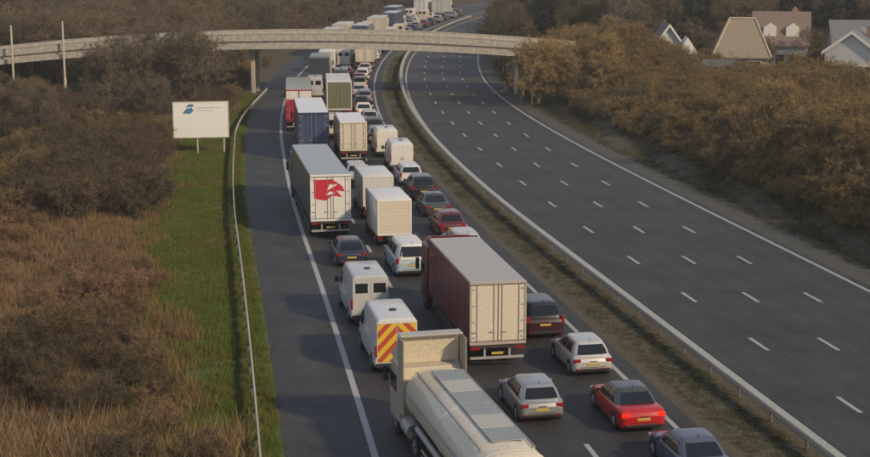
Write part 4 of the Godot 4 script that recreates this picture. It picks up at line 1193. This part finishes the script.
func greenery() -> void:
	var bark := flat("bark", lin(0.085, 0.066, 0.05), 0.9)
	var twigm := tinted("twig", Color.WHITE)
	# --- grass on the verge and ragged tufts on the reservation
	var gm := tinted("grass_blade", Color.WHITE)
	for v in 2:
		var list := []
		for i in 11000:
			var d := 44.0 + 132.0 * pow(rng.randf(), 1.2)
			var x := sol(d) - 3.5 - 7.0 * rng.randf()
			var n := hn.get_noise_2d(x * 5.0, d * 5.0)
			list.append([Vector3(x, 0.0, -d), rng.randf() * TAU, rng.randf_range(0.6, 1.3), tone(Color(0.105, 0.135, 0.024).lerp(Color(0.14, 0.12, 0.04), clampf(n * 1.6 + (0.45 if x < sol(d) - 9.6 else 0.0), 0.0, 1.0)), 0.25)])
		scatter("grass", ["short green grass growing on the verge behind the barrier", "coarser grass tufts growing on the verge behind the barrier"][v], "grass", tuft(31 + v, 26, 0.2 + 0.12 * v, 0.16, 0.012).mesh(gm), list)
	var ml := []
	for i in 7000:
		var d := 40.0 + 190.0 * pow(rng.randf(), 1.3)
		var x: float = lerp(sol(d) + lanes(d) + 1.3, med(d) - 0.2, pow(rng.randf(), 0.7))
		ml.append([Vector3(x, 0.0, -d), rng.randf() * TAU, rng.randf_range(0.4, 1.0), tone(Color(0.085, 0.072, 0.032).lerp(Color(0.06, 0.07, 0.025), rng.randf()), 0.25)])
	scatter("weeds", "low brown weeds growing on the central reservation", "weeds", tuft(41, 20, 0.2, 0.14, 0.012).mesh(gm), ml)
	var rl := []
	for i in 9000:
		var d := 55.0 + 170.0 * pow(rng.randf(), 1.2)
		var x := red(d) + 2.2 + 5.0 * rng.randf()
		rl.append([Vector3(x, ground_y(x, d), -d), rng.randf() * TAU, rng.randf_range(0.6, 1.5), tone(Color(0.055, 0.062, 0.028).lerp(Color(0.09, 0.075, 0.04), rng.randf()), 0.25)])
	scatter("weeds", "rough grass growing between empty carriageway and thicket", "weeds", tuft(43, 22, 0.28, 0.16, 0.014).mesh(gm), rl)
	# --- bushes
	var bushes := []
	for v in 4: bushes.append(joined(bare(100 + v, 3.0, 1.6, 10, 0.0, 0.018), bark, twigm))
	var tall := []
	for v in 4: tall.append(joined(bare(200 + v, 8.0, 2.6, 16, 0.14, 0.035, 14, 0.02), bark, twigm))
	# the bank beyond the empty carriageway
	var bank := [[], [], [], []]
	for i in 2600:
		var d := 58.0 + 150.0 * rng.randf()
		var x := red(d) + 5.6 + 34.0 * pow(rng.randf(), 1.5)
		if x > 0.33 * d + 6.0: continue
		var r := x - red(d)
		if open_spot(x, d): continue
		var s := rng.randf_range(0.8, 1.5) * lerpf(0.55, 1.0, smoothstep(5.5, 11.0, r))
		if d > 118.0 and x > 0.118 * d: s *= 0.6 if d < 160.0 else 0.85
		if d > 112.0 and x > 0.136 * d and x < 0.175 * d: s = min(s, 0.62)
		bank[i % 4].append([Vector3(x, ground_y(x, d) - 0.05, -d), rng.randf() * TAU, Vector3(s * 1.1, s, s * 1.1), tone(Color(0.27, 0.185, 0.075).lerp(Color(0.15, 0.115, 0.06), rng.randf() * 0.8), 0.25)])
	for v in 4: scatter("thicket", ["dense leafless orange brown thicket covering the bank", "tangled undergrowth of the thicket on the bank", "brown scrub filling the bank below the houses", "leafless brushwood along the foot of the bank"][v], "thicket", bushes[v], bank[v])
	# the rough ground beside the verge
	var scrub := [[], [], [], []]
	for i in 4200:
		var d := 40.0 + 175.0 * pow(rng.randf(), 0.9)
		var x := border(d) - 62.0 * pow(rng.randf(), 1.2)
		if x < -0.33 * d - 8.0: continue
		if Vector2(x + 19.0, (d - 119.0) * 0.4).length() < 3.8: continue
		if abs(d - 178.0) < 4.6 or x > sol(d) - 5.6: continue
		var n := hn.get_noise_2d(x * 2.2 + 40.0, d * 1.3)
		var s := clampf(0.5 + 0.8 * n + rng.randf_range(-0.15, 0.25), 0.26, 1.2)
		if d < 95.0: s *= 0.72
		if d < 60.0: s = min(s, 0.7)
		var dark := Vector2((x + 23.5) / 6.0, (d - 108.0) / 14.0).length() < 1.0
		if dark: s = rng.randf_range(0.8, 1.2)
		var c := Color(0.26, 0.155, 0.088).lerp(Color(0.17, 0.115, 0.065), clampf(0.5 + 1.5 * hn.get_noise_2d(x * 3.0, d * 2.0 + 70.0), 0.0, 1.0))
		if d > 110.0: c = Color(0.21, 0.15, 0.065)
		if (n > 0.12 and (d > 118.0 or d < 66.0)) or dark: c = Color(0.10, 0.075, 0.045)
		scrub[i % 4].append([Vector3(x, ground_y(x, d) - 0.05, -d), rng.randf() * TAU, Vector3(s * 1.2, s, s * 1.2), tone(c, 0.25)])
	for v in 4: scatter("scrub", ["reddish brown winter scrub on the rough ground beside the verge", "low leafless brambles on the rough ground beside the verge", "brown dead bracken beds on the rough ground beside the verge", "dull tangled bushes on the rough ground beside the verge"][v], "scrub", bushes[v], scrub[v])
	var dead := []
	for i in 16000:
		var d := 38.0 + 130.0 * pow(rng.randf(), 1.3)
		var x := border(d) + 0.6 - 50.0 * pow(rng.randf(), 1.25)
		if x < -0.33 * d - 8.0: continue
		dead.append([Vector3(x, ground_y(x, d), -d), rng.randf() * TAU, rng.randf_range(0.6, 1.3), tone(Color(0.26, 0.15, 0.085).lerp(Color(0.19, 0.14, 0.065), rng.randf()), 0.25)])
	scatter("dead_grass", "dead brown grass covering the rough ground beside the verge", "dead grass", tuft(47, 26, 0.75, 0.22, 0.014).mesh(gm), dead)
	var reeds := []
	for i in 420:
		var d := 43.0 + 11.0 * rng.randf()
		var x: float = min(border(d) + 2.6 - 15.0 * pow(rng.randf(), 1.1), sol(d) - 4.9)
		reeds.append([Vector3(x, ground_y(x, d), -d), rng.randf() * TAU, rng.randf_range(0.6, 1.15), tone(Color(0.27, 0.19, 0.10), 0.25)])
	scatter("reeds", "tall pale dry stalks growing where verge meets scrub", "stalks", tuft(53, 16, 1.7, 0.3, 0.016).mesh(gm), reeds)
	# --- the wood behind the bridge
	var wood := [[], [], [], []]
	for i in 5200:
		var d := 186.0 + 330.0 * pow(rng.randf(), 1.1)
		var x := rng.randf_range(-0.36, 0.36) * d
		if x > sol(d) - 9.0 and x < red(d) + (2.2 if d > 196.0 and d < 330.0 else 6.0): continue
		if open_spot(x, d) or (x > 12.0 and d < 205.0 and x < 62.0): continue
		var c := Color(0.165, 0.12, 0.08)
		if x > 6.0 + red(d) and x < 40.0: c = Color(0.11, 0.105, 0.055)
		c = c.lerp(Color(0.07, 0.075, 0.04), clampf(hn.get_noise_2d(x * 1.2, d * 0.8) * 1.6, 0.0, 0.8))
		var s := rng.randf_range(0.7, 1.2)
		wood[i % 4].append([Vector3(x, ground_y(x, d), -d), rng.randf() * TAU, Vector3(s, s * (0.85 if x < 0.0 else 0.9), s), tone(c, 0.25)])
	for v in 4: scatter("distant_wood", ["dull brown leafless wood rising behind the bridge", "far grey brown trees massed on the hillside", "leafless woodland along the skyline past the bridge", "brown tree belt on the slope past the bridge"][v], "wood", tall[v], wood[v])
	# --- single trees that stand out
	var tb := []
	for v in 3:
		var b := bare(300 + v, 7.0, 2.3, 16, 0.12, 0.03, 15, 0.018)
		tb.append([b[0].mesh(), b[1].mesh()])
	var amber := flat("crown_amber", lin(0.28, 0.19, 0.075), 0.9)
	var dun := flat("crown_dun", lin(0.13, 0.10, 0.06), 0.9)
	var pale := flat("crown_pale", lin(0.20, 0.17, 0.13), 0.9)
	for i in 34:
		var d := 92.0 + i * 3.1 + rng.randf_range(-1.5, 1.5)
		var x := red(d) + 11.5 + rng.randf_range(-2.0, 7.0)
		if open_spot(x, d) or (d > 118.0 and x > 0.115 * d): continue
		tree_thing("bare_tree", "leafless amber tinted tree standing in the thicket on the bank", "trees on the bank", tb[i % 3], Vector3(x, ground_y(x, d) - 0.1, -d), rng.randf() * TAU, rng.randf_range(0.5, 0.75), bark, amber)
	for i in 22:
		var d := 132.0 + i * 2.0
		var x := -27.0 - rng.randf() * 26.0
		if d > 170.0: d = 150.0 + rng.randf() * 20.0
		tree_thing("bare_tree", "dun leafless tree on the rough ground before the bridge", "trees before the bridge", tb[i % 3], Vector3(x, ground_y(x, d) - 0.1, -d), rng.randf() * TAU, rng.randf_range(0.45, 0.7), bark, dun)
	for i in 11:
		var d := 160.0 + rng.randf() * 11.0
		var x := -36.5 + i * 1.15 + rng.randf_range(-0.4, 0.4)
		tree_thing("bare_tree", "tall olive brown tree hiding the middle of the bridge", "trees hiding part of the bridge", tb[i % 3], Vector3(x, ground_y(x, d) - 0.1, -d), rng.randf() * TAU, rng.randf_range(1.0, 1.3), bark, dun)
	for i in 12:
		var d := 161.0 + rng.randf() * 11.0
		var x := 10.4 + i * 0.8 + rng.randf_range(-0.3, 0.5)
		tree_thing("bare_tree", "bushy golden brown tree screening the far end of the bridge", "trees screening the bridge end", tb[i % 3], Vector3(x, ground_y(x, d) - 0.1, -d), rng.randf() * TAU, rng.randf_range(0.85, 1.1) - 0.3 * smoothstep(13.0, 18.0, x), bark, amber)
	for e in [[32.6, 192.0, 0.9], [34.2, 190.5, 0.7], [41.2, 187.0, 0.7], [46.5, 186.0, 0.8], [47.5, 198.0, 1.1], [40.0, 198.0, 1.3], [53.2, 172.5, 0.55], [30.5, 200.0, 1.3], [27.0, 196.0, 1.0]]:
		tree_thing("bare_tree", "grey brown leafless tree standing between the houses", "trees between the houses", tb[int(e[0]) % 3], Vector3(e[0], ground_y(e[0], e[1]) - 0.1, -e[1]), e[0], e[2], bark, dun)
	for e in [[25.5, 203.0, 1.2], [19.5, 212.0, 1.25]]:
		tree_thing("bare_tree", "pale leafless tree behind the steep gabled house", "pale trees behind the houses", tb[1], Vector3(e[0], ground_y(e[0], e[1]), -e[1]), e[0], e[2], bark, pale)
	var cf := conifer(7, 9.0, 2.2)
	var cm := [cf[0].mesh(), cf[1].mesh()]
	var green := flat("needles", lin(0.028, 0.04, 0.022), 0.9)
	for e in [[33.0, 197.0, 1.15], [35.5, 200.0, 1.3], [50.0, 206.0, 1.35], [53.5, 204.0, 1.5], [57.0, 208.0, 1.4], [61.0, 203.0, 1.45], [15.5, 208.0, 1.1], [22.0, 222.0, 1.3], [12.0, 214.0, 1.2], [46.8, 201.0, 1.25], [64.0, 198.0, 1.4], [55.0, 187.0, 0.8]]:
		tree_thing("conifer", "dark green conifer standing behind the houses", "dark conifers behind the houses", cm, Vector3(e[0], ground_y(e[0], e[1]), -e[1]), e[0] * 3.0, e[2], bark, green)

func open_spot(x: float, d: float) -> bool:
	if Vector2(x - 31.2, (d - 166.0)).length() < 2.6: return true
	if abs(d - 178.0) < 6.0 and x < 22.0: return true
	for h in [[28.6, 186.0, 5.2], [37.4, 184.0, 6.6], [44.0, 192.0, 6.4], [49.5, 178.0, 6.0], [55.5, 196.0, 6.5]]:
		if Vector2(x - h[0], d - h[1]).length() < h[2]: return true
	return false
